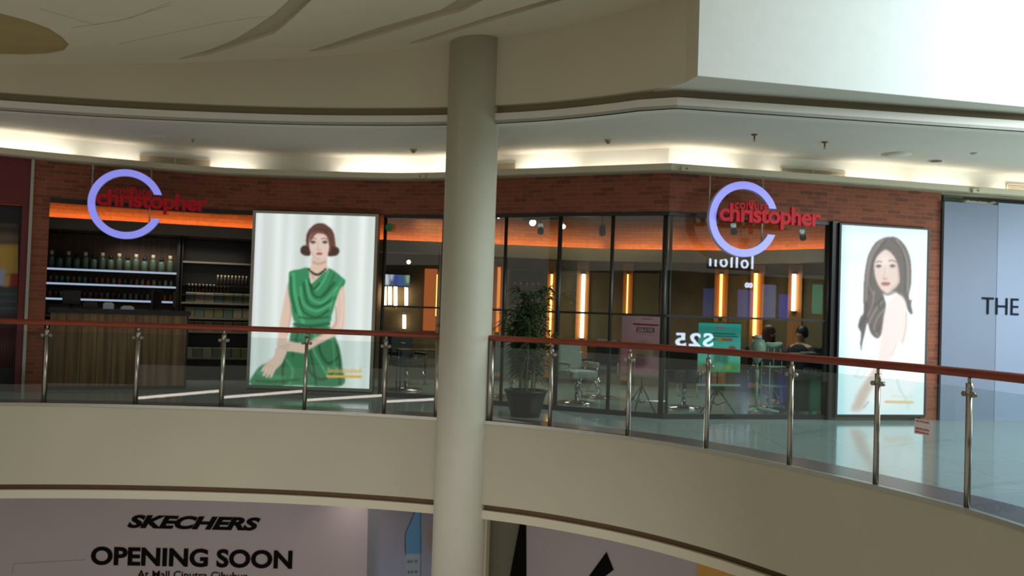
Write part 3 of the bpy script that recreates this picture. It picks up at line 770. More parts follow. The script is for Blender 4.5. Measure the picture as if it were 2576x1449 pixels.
RB0 = at_poly(2099, 800, FAC).xy; RB1 = at_poly(2324, 800, FAC).xy
t, cor = lightbox(tuple(RB0), tuple(RB1), 0.09, 2.90, 0.07, 'tall backlit poster of a long-haired woman looking over her bare shoulder', 0.03)
K = Canvas([(118,265),(610,290),(583,1335),(90,1338)], 170, 330)
K.fill((226, 246, 250)); X, Y = K.X, K.Y
K.a += (np.exp(-((Y-760)/330)**2)*20)[..., None]; K.a += (np.sin(Y/26)*3.0*(Y < 640))[..., None]; K.a -= (np.exp(-((X-105)/34)**2)*30)[..., None]*np.array([1.4, .5, .4])
K.a -= (np.clip(330-Y, 0, 60)/60*16)[..., None]
SK, SKs, SKl = (224, 204, 192), (186, 158, 144), (243, 228, 222)
# white dress
K.poly([(270,850),(330,880),(410,900),(450,930),(520,1000),(560,1100),(500,1220),(360,1300),(240,1240),(215,1100),(235,950)], (250, 254, 255), 14, .9)
for P_ in ([(200,1120),(215,1080),(245,1060)], [(430,1140),(450,1200),(480,1250),(495,1300)], [(185,1120),(230,1130),(250,1090)]): K.stroke(P_, 12, (206, 236, 240), 9, .9)
HR, HRd, HRl = (88, 76, 70), (58, 50, 48), (150, 132, 118)
# hair mass
K.poly([(392,331),(435,338),(478,380),(504,440),(514,510),(512,600),(500,660),(506,690),(520,684),(512,712),(522,765),(505,764),(486,730),(470,690),(440,660),(420,640),(380,655),(352,655),(368,720),(356,800),(346,870),(322,906),(292,892),(275,860),(262,820),(246,880),(232,940),(229,984),(222,940),(226,880),(210,840),(222,790),(240,760),(240,660),(248,540),(268,440),(304,372),(350,340)], HR, 3)
hm = K.blur(K.mask([(392,331),(435,338),(478,380),(504,440),(514,510),(512,600),(500,660),(522,765),(470,690),(420,640),(352,655),(368,720),(346,870),(322,906),(275,860),(229,984),(210,840),(240,760),(240,660),(248,540),(268,440),(304,372),(350,340)]), 4)
for P_, c, w in (([(350,350),(290,420),(262,540),(255,700)], HRl, 12), ([(370,350),(310,430),(280,540),(272,650)], HRd, 12), ([(330,380),(282,470),(270,600),(300,660)], HRl, 8), ([(430,350),(480,430),(496,520),(492,640)], HRl, 14), ([(400,340),(455,400),(478,500),(474,640)], HRd, 10),
    ([(260,700),(250,780),(226,830)], HRd, 12), ([(345,700),(300,760),(272,820)], HRl, 14), ([(360,740),(320,790),(300,850),(320,890)], HRl, 12), ([(330,700),(280,740),(250,800)], HRd, 10), ([(352,800),(330,850),(300,870)], HRd, 10), ([(300,640),(290,720),(262,780)], HRl, 10), ([(360,670),(330,700),(330,740)], HRd, 12), ([(480,600),(486,680),(506,745)], HRd, 8)):
    K.stroke(P_, w, c, 7, .65, hm)
# shoulder, back, arm
K.poly([(430,655),(462,668),(484,706),(490,770),(486,850),(472,910),(456,940),(436,926),(420,960),(400,1010),(372,1060),(330,1130),(292,1190),(262,1240),(240,1290),(224,1314),(168,1316),(186,1270),(206,1218),(236,1170),(268,1130),(300,1070),(322,1010),(332,950),(342,880),(352,800),(366,740),(388,684)], SKl, 5)
K.poly([(320,1040),(330,1100),(292,1170),(262,1230),(240,1280),(222,1312),(170,1314),(190,1262),(210,1214),(250,1150),(290,1090)], (204, 186, 176), 10, .9)
K.stroke([(485,760),(482,850),(462,930)], 8, SKs, 8, .6); K.stroke([(430,930),(400,1005)], 5, SKs, 5, .5); K.stroke([(268,1265),(240,1300)], 5, (90, 90, 96), 3, .5)
# face
face = [(372,404),(412,436),(436,490),(445,545),(444,590),(420,622),(384,650),(362,648),(334,622),(312,580),(302,530),(302,480),(320,440),(344,416)]
K.poly(face, SK, 3); fm = K.blur(K.mask(face), 3)
K.stroke([(436,490),(443,560),(436,600),(400,632)], 16, SKs, 12, .55, fm); K.ell(360, 470, 30, 40, (244, 232, 226), 16, .6, 0, fm)
K.stroke([(312,478),(328,470),(344,474)], 5, (110, 88, 80), 2.5, .9); K.stroke([(384,468),(404,464),(426,474)], 5, (110, 88, 80), 2.5, .9)
for ex, ey in ((326, 500), (406, 498)):
    K.ell(ex, ey, 15, 7, (120, 104, 102), 4, .85); K.ell(ex, ey, 6, 6, (60, 60, 64), 2, .95); K.stroke([(ex-16,ey-1),(ex,ey-8),(ex+17,ey-2)], 4, (54, 42, 40), 2, .9)
K.stroke([(362,500),(360,540),(352,562)], 5, SKs, 4, .5); K.ell(362, 569, 16, 5, (176, 140, 128), 3, .8)
K.ell(366, 598, 25, 11, (164, 92, 88), 3, .95); K.stroke([(342,596),(366,597),(392,594)], 3, (110, 54, 54), 2, .9)
K.stroke([(350,650),(380,660),(430,640)], 14, (120, 100, 90), 8, .6)
K.stroke([(365,1265),(520,1266)], 14, (236, 196, 140), 3)
for k in range(9): K.stroke([(400+k*14,1240),(406+k*14,1228),(411+k*14,1240)], 4, (240, 220, 190), 3, .6)
K.soften(2.6)
K.build('print', cor, M['printlit2'], t)

# ================================================================== hoarding at the right
def wallseg(px0, px1, off=0.0): return at_poly(px0, 800, FAC, off).xy, at_poly(px1, 800, FAC, off).xy
h0, h1 = wallseg(2370, 2505, -0.06); h2 = at_poly(2640, 800, FAC, -0.062).xy
h3 = h2 + (h2-h1).normalized()*2.5
t = empty('white_hoarding', (h0.x, h0.y, 0), 0, 'pale blue-grey hoarding with the word THE, right of the brick pier', 'hoarding')
R_, N_ = frame_of(h0, h1)
B().seg(h0, h1, 0, 3.36, 0.0, 0.05).build('panel', M['hoard'], t)
B().seg(at_poly(2506, 800, FAC, -0.062).xy, h3, 0, 3.40, 0.0, 0.09).build('panel', M['hoard2'], t)
q = at_poly(2470, 790, FAC, -0.068)
ra = Vector((*(h3-h0).normalized(), 0)); na = Vector((ra.y, -ra.x, 0))
b = letters(B(), 'THE', q, ra, na, (at_poly(2562, 793, FAC, -0.068)-q).length, 0.262, depth=0.006, bold=-0.005); b.build('lettering', M['inkblue'], t)
b = B().seg(at_poly(2374, 490, FAC, 0.2).xy, at_poly(2422, 490, FAC, 0.2).xy, 0, 3.5, 0, 0.2); struct('wall_right', b, M['green'])
b = B().seg(at_poly(2422, 490, FAC, 0.5).xy, at_poly(2800, 490, FAC, 0.5).xy, 0, 3.5, 0, 0.1); struct('wall_right_back', b, M['black'])
b = B(); q0 = at_poly(2425, 500, FAC, 0.06); q1 = at_poly(2508, 506, FAC, 0.06)
n = 14; vs = []
for i in range(n+1):
    p = q0.lerp(q1, i/n); hh = 0.05 + 0.045*random.random()
    for dy, dz in ((-0.03, 0), (-0.02, hh*0.8), (0.04, hh), (0.10, hh*0.6), (0.12, 0)): vs.append((p.x, p.y+dy, 3.36+dz))
fs = [(5*i+j, 5*i+5+j, 5*i+6+j, 5*i+1+j) for i in range(n) for j in range(4)] + [(5*i+4, 5*i+9, 5*i+5, 5*i) for i in range(n)] + [(0,1,2,3,4), tuple(5*n+k for k in (4,3,2,1,0))]
b.add(vs, fs, True); tag(b.build('plastic_sheet', M['cloth']), 'crumpled white sheet lying on top of the blue-grey hoarding', 'sheet')

# ================================================================== shop at far left
s0 = at_poly(-60, 700, FAC).xy; s1 = PE
t = empty('red_shopfront', (s1.x, s1.y, 0), 0, 'dark red shopfront with a colourful poster, left of the brick pier', 'shopfront')
def FS(px, py, off=-0.02): return at_poly(px, py, FAC, off)
b = B(); b.seg(Vector((-8.8,12.3)), s1, 2.80, 3.5, -0.02, 0.08); b.seg(FS(48,700).xy, FS(66,700).xy, 0, 2.8, 0.0, 0.12); b.build('frame', M['darkred'], t)
b = B(); b.seg(Vector((-8.8,12.3)), FS(48,700).xy, 0.0, 2.8, 0.14, 0.2); b.build('back_panel', M['black'], t)
cor = [FS(-60,560,0.1), FS(46,562,0.1), FS(44,820,0.1), FS(-62,812,0.1)]
K = Canvas([(-60,560),(46,562),(44,820),(-62,812)], 60, 120); K.fill((40, 20, 22))
K.poly([(-60,612),(46,612),(46,690),(-60,690)], (176, 140, 60), 2, 1, False); K.poly([(-60,540),(46,540),(46,575),(-60,570)], (60, 52, 46), 4, 1, False)
K.poly([(-20,590),(10,584),(46,590),(46,612),(-20,612)], (96, 82, 60), 5, 1)
K.poly([(-40,680),(14,676),(20,722),(-40,722)], (150, 152, 190), 3, 1, False); K.poly([(28,690),(46,690),(46,722),(24,722)], (150, 24, 30), 3, 1, False)
K.poly([(12,690),(28,690),(24,722),(8,722)], (186, 140, 60), 3, 1, False)
K.poly([(-60,724),(46,724),(46,790),(-60,790)], (44, 60, 62), 3, 1, False)
for k in range(3): K.stroke([(-60,738+k*18),(40,740+k*18)], 5, (84, 74, 84), 4, .8)
K.build('print', cor, M['print'], t)
b = B()
for k in range(7):
    p = FS(-4+k*7, 900, 0.12); b.cyl((p.x, p.y, 0.35), (p.x, p.y, 0.95), 0.012, 6)
b.build('rack_bar', M['darkred'], t)

# ================================================================== ceiling fittings
CZ = 3.92
def ceil_at(px, py): return at_z(px, py, CZ)
for px, py, lb in ((1898,341,'small brass sprinkler head hanging near the middle of the right ceiling'), (2075,360,'small brass sprinkler head on the right ceiling, nearest the long vent')):
    p = ceil_at(px, py-3); t = empty('sprinkler', tuple(p), 0, lb, 'sprinkler', None)
    B().lathe(p, [(0.001,0.0),(0.045,0.0),(0.04,-0.012),(0.012,-0.016),(0.011,-0.07),(0.001,-0.07)], 16).build('body', M['grooveb'], t)
    B().lathe(p, [(0.001,-0.095),(0.022,-0.095),(0.022,-0.09),(0.004,-0.088),(0.004,-0.07),(0.001,-0.07)], 16).build('deflector', M['steel'], t)
for px, py, lb, r in ((1530,352,'round smoke detector on the ceiling right of the column',0.05), (1040,376,'round smoke detector on the ceiling left of the column',0.055), (485,349,'smoke detector on the ceiling above the left shop sign',0.028)):
    p = ceil_at(px, py); t = empty('smoke_detector', tuple(p), 0, lb, 'smoke detector')
    B().lathe(p, [(0.001,0.0),(r,0.0),(r*0.95,-0.02),(0.001,-0.02)], 20).build('base', M['slot'], t)
    B().lathe(p, [(0.001,-0.02),(r*0.6,-0.02),(r*0.5,-0.05),(0.001,-0.06)], 20).build('head', M['groove'], t)
for px, py, r, mt, lb in ((2355,404,0.11,'black','dark round downlight in the right ceiling before the hoarding'), (2453,385,0.06,'soffit','small pale round fitting in the right ceiling near the picture edge'), (2255,388,0.2,'soffit','large flat round access disc in the right ceiling'), (395,343,0.16,'soffit','flat round access disc in the left ceiling')):
    p = ceil_at(px, py); t = empty('ceiling_fitting', tuple(p), 0, lb, 'ceiling fitting')
    B().lathe(p, [(0.001,0.001),(r,0.001),(r,-0.008),(r*0.8,-0.012),(0.001,-0.012)], 28).build('trim_ring', M['soffit'], t)
    B().lathe(p, [(0.001,-0.012),(r*0.78,-0.012),(r*0.7,-0.02),(0.001,-0.022)], 28).build('cover', M[mt], t)
def vent(x0, x1, ymid0, zc, hh, lb):
    a = at_poly(x0, ymid0, FAC, 0.36).xy; c = at_poly(x1, ymid0+4, FAC, 0.36).xy
    t = empty('air_vent', (a.x, a.y, zc), 0, lb, 'air vent')
    b = B(); b.seg(a, c, zc-hh, zc-hh+0.015, -0.03, 0.0); b.seg(a, c, zc+hh-0.015, zc+hh, -0.03, 0.0)
    d = (c-a).normalized(); b.seg(a, a+d*0.02, zc-hh, zc+hh, -0.03, 0); b.seg(c-d*0.02, c, zc-hh, zc+hh, -0.03, 0); m_ = (a+c)/2; b.seg(m_-d*0.01, m_+d*0.01, zc-hh, zc+hh, -0.03, 0)
    b.build('frame', M['vent'], t)
    b = B(); b.seg(a, c, zc-hh, zc+hh, -0.006, -0.002); b.build('backing', M['darkwall'], t)
    n = 6
    for i in range(n):
        z = zc - hh + 0.02 + (2*hh-0.04)*(i+0.5)/n
        B().seg(a, c, z-0.0045, z+0.0045, -0.024, -0.01).build('slat', M['vent'], t)
vent(350, 530, 400, 3.715, 0.072, 'long pale air vent in the lit cove above the left shop sign')
vent(1180, 1299, 418, 3.735, 0.066, 'pale air vent in the lit cove just right of the column')
vent(1962, 2124, 428, 3.70, 0.066, 'long pale louvred vent in the lit cove above the right shop sign')
vent(2530, 2690, 458, 3.72, 0.070, 'pale louvred vent in the lit cove at the right picture edge')
for px, lb in ((1712,'small white box on the cove lip just right of the corner'), (2445,'small white box on the cove lip above the hoarding'), (1045,'small cream box on the cove lip left of the column')):
    p = at_poly(px, 440, FAC, -0.105); q = at_poly(px+26, 440, FAC, -0.105)
    t = empty('lip_box', (p.x, p.y, 3.56), 0, lb, 'junction box')
    B().seg(p.xy, q.xy, 3.52, 3.585, -0.03, 0.0).build('body', M['vent'], t, bevel=0.006)
    c_ = (p+q)/2; R_, N_ = frame_of(p, q)
    B().cyl(Vector((c_.x, c_.y, 3.55)) + N_*0.03, Vector((c_.x, c_.y, 3.55)) + N_*0.045, 0.014, 10).build('lamp', M['groove'], t)

# ================================================================== salon: counter and shelves
ca = at_poly(122, 900, FAC, 0.22).xy; cb_ = at_poly(466, 900, FAC, 0.22).xy
t = empty('reception_counter', (ca.x, ca.y, 0), 0, 'wood-panelled reception counter with a black top in the open entrance', 'counter')
R_, N_ = frame_of(ca, cb_); L = (cb_-ca).length; dA = (cb_-ca).normalized(); nA = Vector((-dA.y, dA.x))
B().seg(ca, cb_, 0.06, 1.20, 0.0, 0.55).build('body', M['wood'], t)
B().seg(ca, cb_, 0.0, 0.06, 0.03, 0.5).build('plinth', M['dark'], t)
B().seg(ca - dA*0.03, cb_ + dA*0.06, 1.20, 1.27, -0.04, 0.6).build('counter_top', M['black'], t)
B().seg(cb_, cb_ + dA*0.03, 0.0, 1.20, 0.0, 0.55).build('side_panel', M['black'], t)
b = B()
for k in range(1, 9):
    p = ca + dA*(L*k/9); b.seg(p, p + dA*0.008, 0.07, 1.19, -0.004, 0.0)
b.build('plank_strip', M['darkwood'], t)
def monitor(px, w, h, rz, lb):
    p = at_poly(px, 790, FAC, 0.5); q = Vector((p.x, p.y, 1.27))
    t = empty('monitor', tuple(q), math.atan2(dA.y, dA.x) + rz, lb, 'monitor')
    B().box((0, 0, 0.06 + h/2), (w, 0.035, h)).build('screen', M['black'], t, local=True, bevel=0.006)
    B().cyl((0, 0.03, 0.01), (0, 0.03, 0.12), 0.018, 10).build('stand', M['dark'], t, local=True)
    B().box((0, 0.02, 0.008), (w*0.5, 0.16, 0.014)).build('foot', M['dark'], t, local=True)
monitor(178, 0.26, 0.22, 0.0, 'black monitor seen square-on near the left end of the counter')
monitor(392, 0.36, 0.28, 1.15, 'black monitor turned sideways on the counter, the middle one of the three')
monitor(441, 0.36, 0.26, 1.35, 'black monitor turned sideways at the right end of the counter')
def onc(px, off): p = at_poly(px, 790, FAC, off); return Vector((p.x, p.y, 1.27))
for px, d, mt, nm, lb, ct in ((272,(0.16,0.05,0.09),'papers','card_holder','pale card holder with leaflets near the middle of the counter','holder'), (320,(0.20,0.12,0.045),'papers','paper_stack','bright white stack of paper lying on the counter','paper'), (226,(0.2,0.15,0.10),'bottled','card_terminal','dark little box on the counter beside the square-on monitor','box')):
    p = onc(px, 0.42); t = empty(nm, tuple(p), math.atan2(dA.y, dA.x), lb, ct)
    B().box((0, 0, d[2]/2), d).build('body', M[mt], t, local=True, bevel=0.005)
    B().box((0, -d[1]/2+0.01, d[2]/2+0.02), (d[0]*0.7, 0.01, d[2]*0.9)).build('leaflet' if nm != 'card_terminal' else 'keypad', M['cap' if nm != 'card_terminal' else 'black'], t, local=True)

def shelf_unit(a, c, zs, zlit, dep, label, mat_back, th=0.03):
    t = empty('shelf_unit', (a.x, a.y, 0), 0, label, 'shelf')
    d = (c-a).normalized()
    for e0, e1 in ((a - d*0.02, a), (c, c + d*0.05)): B().seg(e0, e1, 0, 2.58, -dep, 0).build('side_panel', M['black'], t)
    B().seg(a, c, 0.05, 2.56, -0.02, 0).build('back_panel', M[mat_back], t)
    for z in zs:
        s_ = B().seg(a, c, z-th, z, -dep, 0).build('shelf', M['greybeam'], t)
        if z in zlit: B().seg(a, c, z-th-0.006, z-0.004, -dep-0.012, -dep-0.001).build('led_strip', M['led'], s_)
    return t
SL = [Vector(p) for p in SB]; dS = (SL[1]-SL[0]).normalized()
def onS(px, py, off=0.0):
    n = Vector((-dS.y, dS.x)); return at_line(px, py, SL[0]+n*off, SL[1]+n*off)
su0 = onS(100, 700, -0.03).xy; su1 = onS(446, 700, -0.03).xy; su2 = onS(461, 700, -0.03).xy; su3 = onS(640, 700, -0.03).xy
zr = [onS(280, y, -0.33).z for y in (679, 715, 753)]
shelf_unit(su0, su1, zr + [zr[2]-0.30, zr[2]-0.6], zr, 0.30, 'dark wall shelves edged with white light strips behind the counter', 'darkwood')
zr2 = [onS(550, y, -0.33).z for y in (660, 762, 800, 834)]
shelf_unit(su2, su3, zr2 + [onS(550, 900, -0.33).z], [], 0.30, 'dark product shelves between the counter and the green-dress poster', 'black')
# light edges on the right unit are pale laminate
# bottles
def bottle(loc, r, h, mb, mc, lb, gr):
    t = empty('bottle', tuple(loc), 0, lb, 'bottle', gr)
    B().lathe((0,0,0), [(r,0),(r,h*0.62),(r*0.85,h*0.70),(r*0.4,h*0.76),(r*0.4,h*0.8)], 12).build('body', M[mb], t, local=True)
    B().lathe((0,0,0), [(r*0.62,h*0.78),(r*0.62,h),(0.002,h)], 12).build('cap', M[mc], t, local=True)
    return t
def copy(t, loc, lb=None):
    r = t.copy(); COL.objects.link(r); r.location = loc
    if lb: r['label'] = lb
    for ch in t.children:
        c = ch.copy(); COL.objects.link(c); c.parent = r
        for g in ch.children:
            e = g.copy(); COL.objects.link(e); e.parent = c
    return r
G1_ = 'bottles on the top lit shelf'
protoA = protoB = None
for k in range(15):
    px = 128 + k*(440-128)/14.6; p = onS(px, 679, -0.22); p.z = zr[0] + 0.001
    if k % 2 == 0:
        lb = 'tall green bottle with a pale cap on the top lit shelf'
        if protoA is None: protoA = bottle(p, 0.052, 0.30, 'bottleg', 'cap', lb, G1_ + ', pale caps')
        else: copy(protoA, p)
    else:
        lb = 'green bottle with a dark cap on the top lit shelf'
        if protoB is None: protoB = bottle(p, 0.055, 0.25, 'bottleg', 'black', lb, G1_ + ', dark caps')
        else: copy(protoB, p)
for row, (z, lbw) in enumerate(((zr[1], 'second'), (zr[2], 'third'))):
    protos = {}
    for k in range(22):
        px = 126 + k*(438-126)/21.5; p = onS(px, 715, -0.2); p.z = z + 0.001
        kind = random.choice(['bottler', 'bottled', 'bottleg']) if row == 0 else random.choice(['bottler', 'bottleg', 'bottled'])
        cn = {'bottler': 'brown', 'bottled': 'dark', 'bottleg': 'green'}[kind]
        if kind not in protos: protos[kind] = bottle(p, 0.032, 0.16, kind, random.choice(['black', 'cap']) if row else 'black', 'small %s bottle on the %s lit shelf from the top' % (cn, lbw), '%s bottles on the %s lit shelf' % (cn, lbw))
        else: copy(protos[kind], p)
# cartons and small bottles on the right unit
cn = {'boxa': 'grey', 'boxb': 'olive', 'boxc': 'teal'}
for row, z in enumerate(zr2[1:] + [onS(550, 900, -0.33).z]):
    protos = {}
    wd_ = ('upper', 'second', 'third', 'lowest')[row]
    for k in range(7):
        px = 470 + k*24 + 8; p = onS(px, 780, -0.18); p.z = z + 0.001
        kd = random.choice(['boxa', 'boxb', 'boxc'])
        if kd not in protos:
            g = empty('carton', tuple(p), math.atan2(dS.y, dS.x), '%s carton on the %s carton shelf beside the green-dress poster' % (cn[kd], wd_), 'carton', '%s cartons on the %s shelf' % (cn[kd], wd_))
            B().box((0,0,0.085), (0.155,0.2,0.17)).build('box', M[kd], g, local=True, bevel=0.003)
            B().box((0,0,0.172), (0.157,0.202,0.006)).build('lid', M['cap'], g, local=True)
            protos[kd] = g
        else: copy(protos[kd], p)
protoC = None
for zz, n0, n1 in ((zr2[0]-0.42, 8, 17), (zr2[0]-0.60, 0, 12)):
    for k in range(n0, n1):
        px = 476 + k*9; p = onS(px, 700, -0.2); p.z = zz + 0.001
        lb = 'small black bottle with a pale cap on the dark product shelves'
        if protoC is None: protoC = bottle(p, 0.022, 0.19, 'bottled', 'cap', lb, 'small bottles on the dark shelves')
        else: copy(protoC, p)
b = B()
for zz in (zr2[0]-0.42, zr2[0]-0.60): b.seg(su2, su3, zz-0.015, zz, -0.30, -0.02)
XFN = [o for o in bpy.data.objects if o.name.startswith('shelf_unit') and o.parent is None]
b.build('thin_shelf', M['dark'], XFN[1])

# ================================================================== salon: styling stations
ML = [Vector(p) for p in MB_]
def onM(px, py, off=-0.12): return at_poly(px, py, MB_, off)
def station(px, y0, y1, wlamp, wp, mt, lb):
    a = onM(px, y0); c = onM(px, y1)
    # local right vector of the wall there
    for s_, e_ in zip(ML[:-1], ML[1:]):
        if s_.x <= a.x <= e_.x: break
    R_, N_ = frame_of(s_, e_)
    base = Vector((a.x, a.y, 0)) - N_*0.03
    t = empty('styling_station', tuple(base), math.atan2(R_.y, R_.x), lb, 'salon mirror')
    B().box((0, 0.03, 1.3), (wp, 0.06, 2.4)).build('pilaster', M['pil'], t, local=True)
    B().box((wp/2+0.27, 0.05, 1.55), (0.52, 0.02, 1.5)).build('mirror', M['mglass'], t, local=True)
    B().box((wp/2+0.27, -0.10, 0.78), (0.52, 0.3, 0.04)).build('ledge', M['darkwood'], t, local=True)
    B().cyl((0, -0.05, c.z), (0, -0.05, a.z), wlamp*0.3, 14).build('lamp_tube', M[mt], t, local=True)
    B().box((0, -0.02, a.z+0.02), (wlamp*0.8, 0.07, 0.03)).box((0, -0.02, c.z-0.02), (wlamp*0.8, 0.07, 0.03)).build('lamp_bracket', M['dark'], t, local=True)
for a_ in ((1256,672,835,0.10,0.22,'amberd','mirror station with a dull orange lamp just right of the column'),
           (1388,690,868,0.06,0.16,'amber','mirror station with an amber lamp half hidden by the plant leaves'),
           (1468,690,850,0.11,0.26,'whitelamp','mirror station with the brightest white lamp in the long window'),
           (1580,690,800,0.035,0.2,'amber','mirror station with a thin amber lamp above the pink banner'),
           (1815,690,800,0.08,0.26,'amber','mirror station with an amber lamp directly above the teal banner'),
           (1903,688,845,0.11,0.28,'amber','mirror station with a tall amber lamp above the steamer'),
           (1999,690,782,0.11,0.28,'whitelamp','mirror station with a short bright lamp nearest the right poster')):
    station(*a_)
# orange lit niche left of the column
p0 = onM(1066, 760, -0.06); p1 = onM(1098, 760, -0.06)
t = empty('orange_light_panel', (p0.x, p0.y, 0), 0, 'tall panel glowing orange, just left of the column behind the glass', 'light panel')
B().seg(p0.xy, p1.xy, onM(1080,832).z, onM(1080,676).z, -0.04, 0).build('panel', emis('orange_panel', (198, 104, 52), 0.8), t)
B().seg((p1.xy*0.96+p0.xy*0.04), p1.xy, onM(1080,832).z+0.3, onM(1080,690).z, -0.06, -0.04).build('edge_lamp', M['amber'], t)
# white reflections in the glass, built as glowing tubes, and a screen
for k, (px, y0, y1, lb) in enumerate(((968,722,768,'first'), (981,722,766,'second'), (995,722,770,'third'), (1022,724,768,'fourth'), (1017,792,826,'lowest'))):
    a = onM(px, y0); c = onM(px, y1)
    t = empty('reflection_tube', tuple(a), 0, 'short bright white reflection built as a glowing tube beside the green-dress poster, %s from the left' % lb if lb != 'lowest' else 'short bright white reflection built as a glowing tube, lowest beside the green-dress poster', 'lamp')
    B().cyl(a, c, 0.032, 12).build('tube', M['whitelamp'], t)
    B().cyl(a, a + Vector((0,0,0.04)), 0.036, 12).cyl(c - Vector((0,0,0.04)), c, 0.036, 12).build('cap', M['chrome'], t)
a = onM(964, 690, -0.1); c = onM(1030, 720, -0.1)
t = empty('wall_screen', (a.x, a.y, a.z), 0, 'small lit screen with blue and white pictures beside the green-dress poster', 'screen')
B().seg(a.xy, c.xy, c.z-0.02, a.z+0.02, 0, 0.05).build('case', M['black'], t)
K = Canvas([(964,690),(1030,692),(1030,720),(964,720)], 60, 28); K.fill((90, 100, 110)); K.poly([(966,690),(978,690),(980,720),(968,720)], (235,240,255), 3, 1, False)
K.poly([(982,692),(990,690),(988,706),(983,704)], (225,230,255), 3); K.poly([(990,692),(1002,692),(1000,720),(992,716)], (60,70,170), 3, 1, False); K.poly([(1006,690),(1016,700),(1020,720),(1004,720)], (60,100,150), 3); K.poly([(1020,690),(1030,690),(1030,712),(1022,712)], (170,200,150), 3, 1, False)
K.build('picture', [Vector((a.x,a.y-0.004,a.z)), Vector((c.x,c.y-0.004,a.z)), Vector((c.x,c.y-0.004,c.z)), Vector((a.x,a.y-0.004,c.z))], M['printlit'], t)

# spot lights hanging from the salon ceiling
for px, py, off, lb in ((1340,560,2.2,'bright round spotlight in the long window, larger of the pair'), (1417,570,2.2,'bright round spotlight in the long window, smaller of the pair'), (1254,546,1.6,'tiny spotlight at the edge of the round column'), (1028,659,3.2,'small bright spotlight low behind the glass left of the column')):
    p = at_poly(px, py, FAC, off); t = empty('spotlight', tuple(p), 0, lb, 'spotlight')
    r = 0.06 if px == 1340 else 0.04 if px != 1254 else 0.025
    d = (CAM - p).normalized() + Vector((0.3, 0, -0.3)); d.normalize()
    B().cyl(p + d*0.0, p - d*0.14, r*1.2, 16).build('body', M['black'], t)
    B().cyl(p + d*0.001, p + d*0.008, r, 16).build('lens', M['spot'], t)
    B().cyl(p - d*0.08, Vector((p.x - d.x*0.08, p.y - d.y*0.08, 3.26)), 0.01, 8).build('stem', M['black'], t)
for px, py, lb in ((1360,575,'dark unlit spotlight beside the larger lit one'), (1515,578,'dark unlit spotlight left of the window corner'), (1845,575,'dark unlit spotlight seen through the violet ring'), (2018,590,'dark unlit spotlight under the end of the right sign')):
    p = at_poly(px, py, FAC, 1.8); t = empty('spotlight', tuple(p), 0, lb, 'spotlight')
    B().cyl(p + Vector((0,-0.06,-0.08)), p + Vector((0,0.03,0.06)), 0.055, 14).build('body', M['black'], t)
    B().cyl(p, Vector((p.x, p.y, 3.26)), 0.01, 8).build('stem', M['black'], t)
# teal hanging sign board
p = at_poly(1315, 538, FAC, 0.9); q = at_poly(1402, 553, FAC, 0.9)
t = empty('hanging_board', (p.x, p.y, p.z), 0, 'dim teal hanging board at the top of the long window', 'sign')
B().seg(p.xy, q.xy, q.z, q.z+0.12, 0, 0.03).build('board', mat('teal_board', (60, 110, 96), 0.5), t)
for s_ in (p, q): B().cyl((s_.x, s_.y+0.015, q.z+0.1), (s_.x, s_.y+0.015, 3.26), 0.005, 6).build('cord', M['dark'], t)
# round green sticker on the glass
p = at_poly(980, 572, FAC, 0.0); R_, N_ = frame_of(G0, G1)
tag(B().cyl(p + N_*0.01, p - N_*0.002 + N_*0.01, 0.07, 24).build('round_sticker', mat('green_sticker', (40, 130, 80), 0.5)), 'round green sticker on the glass right of the green-dress poster', 'sticker')

# ================================================================== salon: chairs, trolley, steamer, banners
def chair(p, rz, lb, mt='leather'):
    t = empty('salon_chair', (p.x, p.y, 0), rz, lb, 'chair')
    B().lathe((0,0,0), [(0.001,0.0),(0.30,0.0),(0.30,0.02),(0.06,0.05),(0.001,0.05)], 24).build('base', M['chrome'], t, local=True)
    B().cyl((0,0,0.04), (0,0,0.42), 0.035, 12).build('column', M['chrome'], t, local=True)
    B().box((0,0,0.47), (0.5,0.5,0.13)).build('seat', M[mt], t, local=True, bevel=0.04)
    B().box((0,0.26,0.76), (0.46,0.09,0.5), M=Matrix.Rotation(-0.15,4,'X')).build('backrest', M[mt], t, local=True, bevel=0.035)
    for s_ in (-1, 1):
        a = B().box((0.27*s_,0.0,0.64), (0.05,0.42,0.05)); a.build('armrest', M[mt], t, local=True, bevel=0.015)
        B().tube([(0.27*s_,-0.18,0.62),(0.26*s_,-0.18,0.44)], 0.012).tube([(0.27*s_,0.18,0.62),(0.26*s_,0.18,0.44)], 0.012).build('arm_support', M['chrome'], t, local=True)
    B().tube([(-0.16,-0.25,0.42),(-0.16,-0.44,0.14),(0.16,-0.44,0.14),(0.16,-0.25,0.42)], 0.014).build('footrest', M['chrome'], t, local=True)
    return t
def inP(px, off): p = at_poly(px, 1000, FAC, off); return p
chair(inP(1020, 1.3), 0.6, 'black swivel salon chair seen between the green-dress poster and the column')
chair(inP(1285, 1.3), 2.6, 'cream swivel salon chair behind the potted plant', 'cream')
chair(inP(1450, 1.2), 0.5, 'cream swivel salon chair in the long window right of the plant', 'cream')
chair(inP(1505, 2.3), -0.6, 'black swivel salon chair left of the pink banner')
chair(inP(1720, 1.7), 2.8, 'black swivel salon chair between the pink and teal banners')
chair(inP(2012, 1.9), -0.9, 'black swivel salon chair carrying the person dressed in black')
def low_table(px, off, lb):
    p = inP(px, off); t = empty('side_table', (p.x, p.y, 0), 0.3, lb, 'table')
    B().box((0,0,0.74), (0.8,0.4,0.03)).build('top', M['mglass'], t, local=True)
    B().box((0,0,0.5), (0.8,0.4,0.02)).build('shelf', M['mglass'], t, local=True)
    for x in (-0.37, 0.37):
        for y in (-0.17, 0.17): B().cyl((x,y,0), (x,y,0.73), 0.013, 8).build('leg', M['dark'], t, local=True)
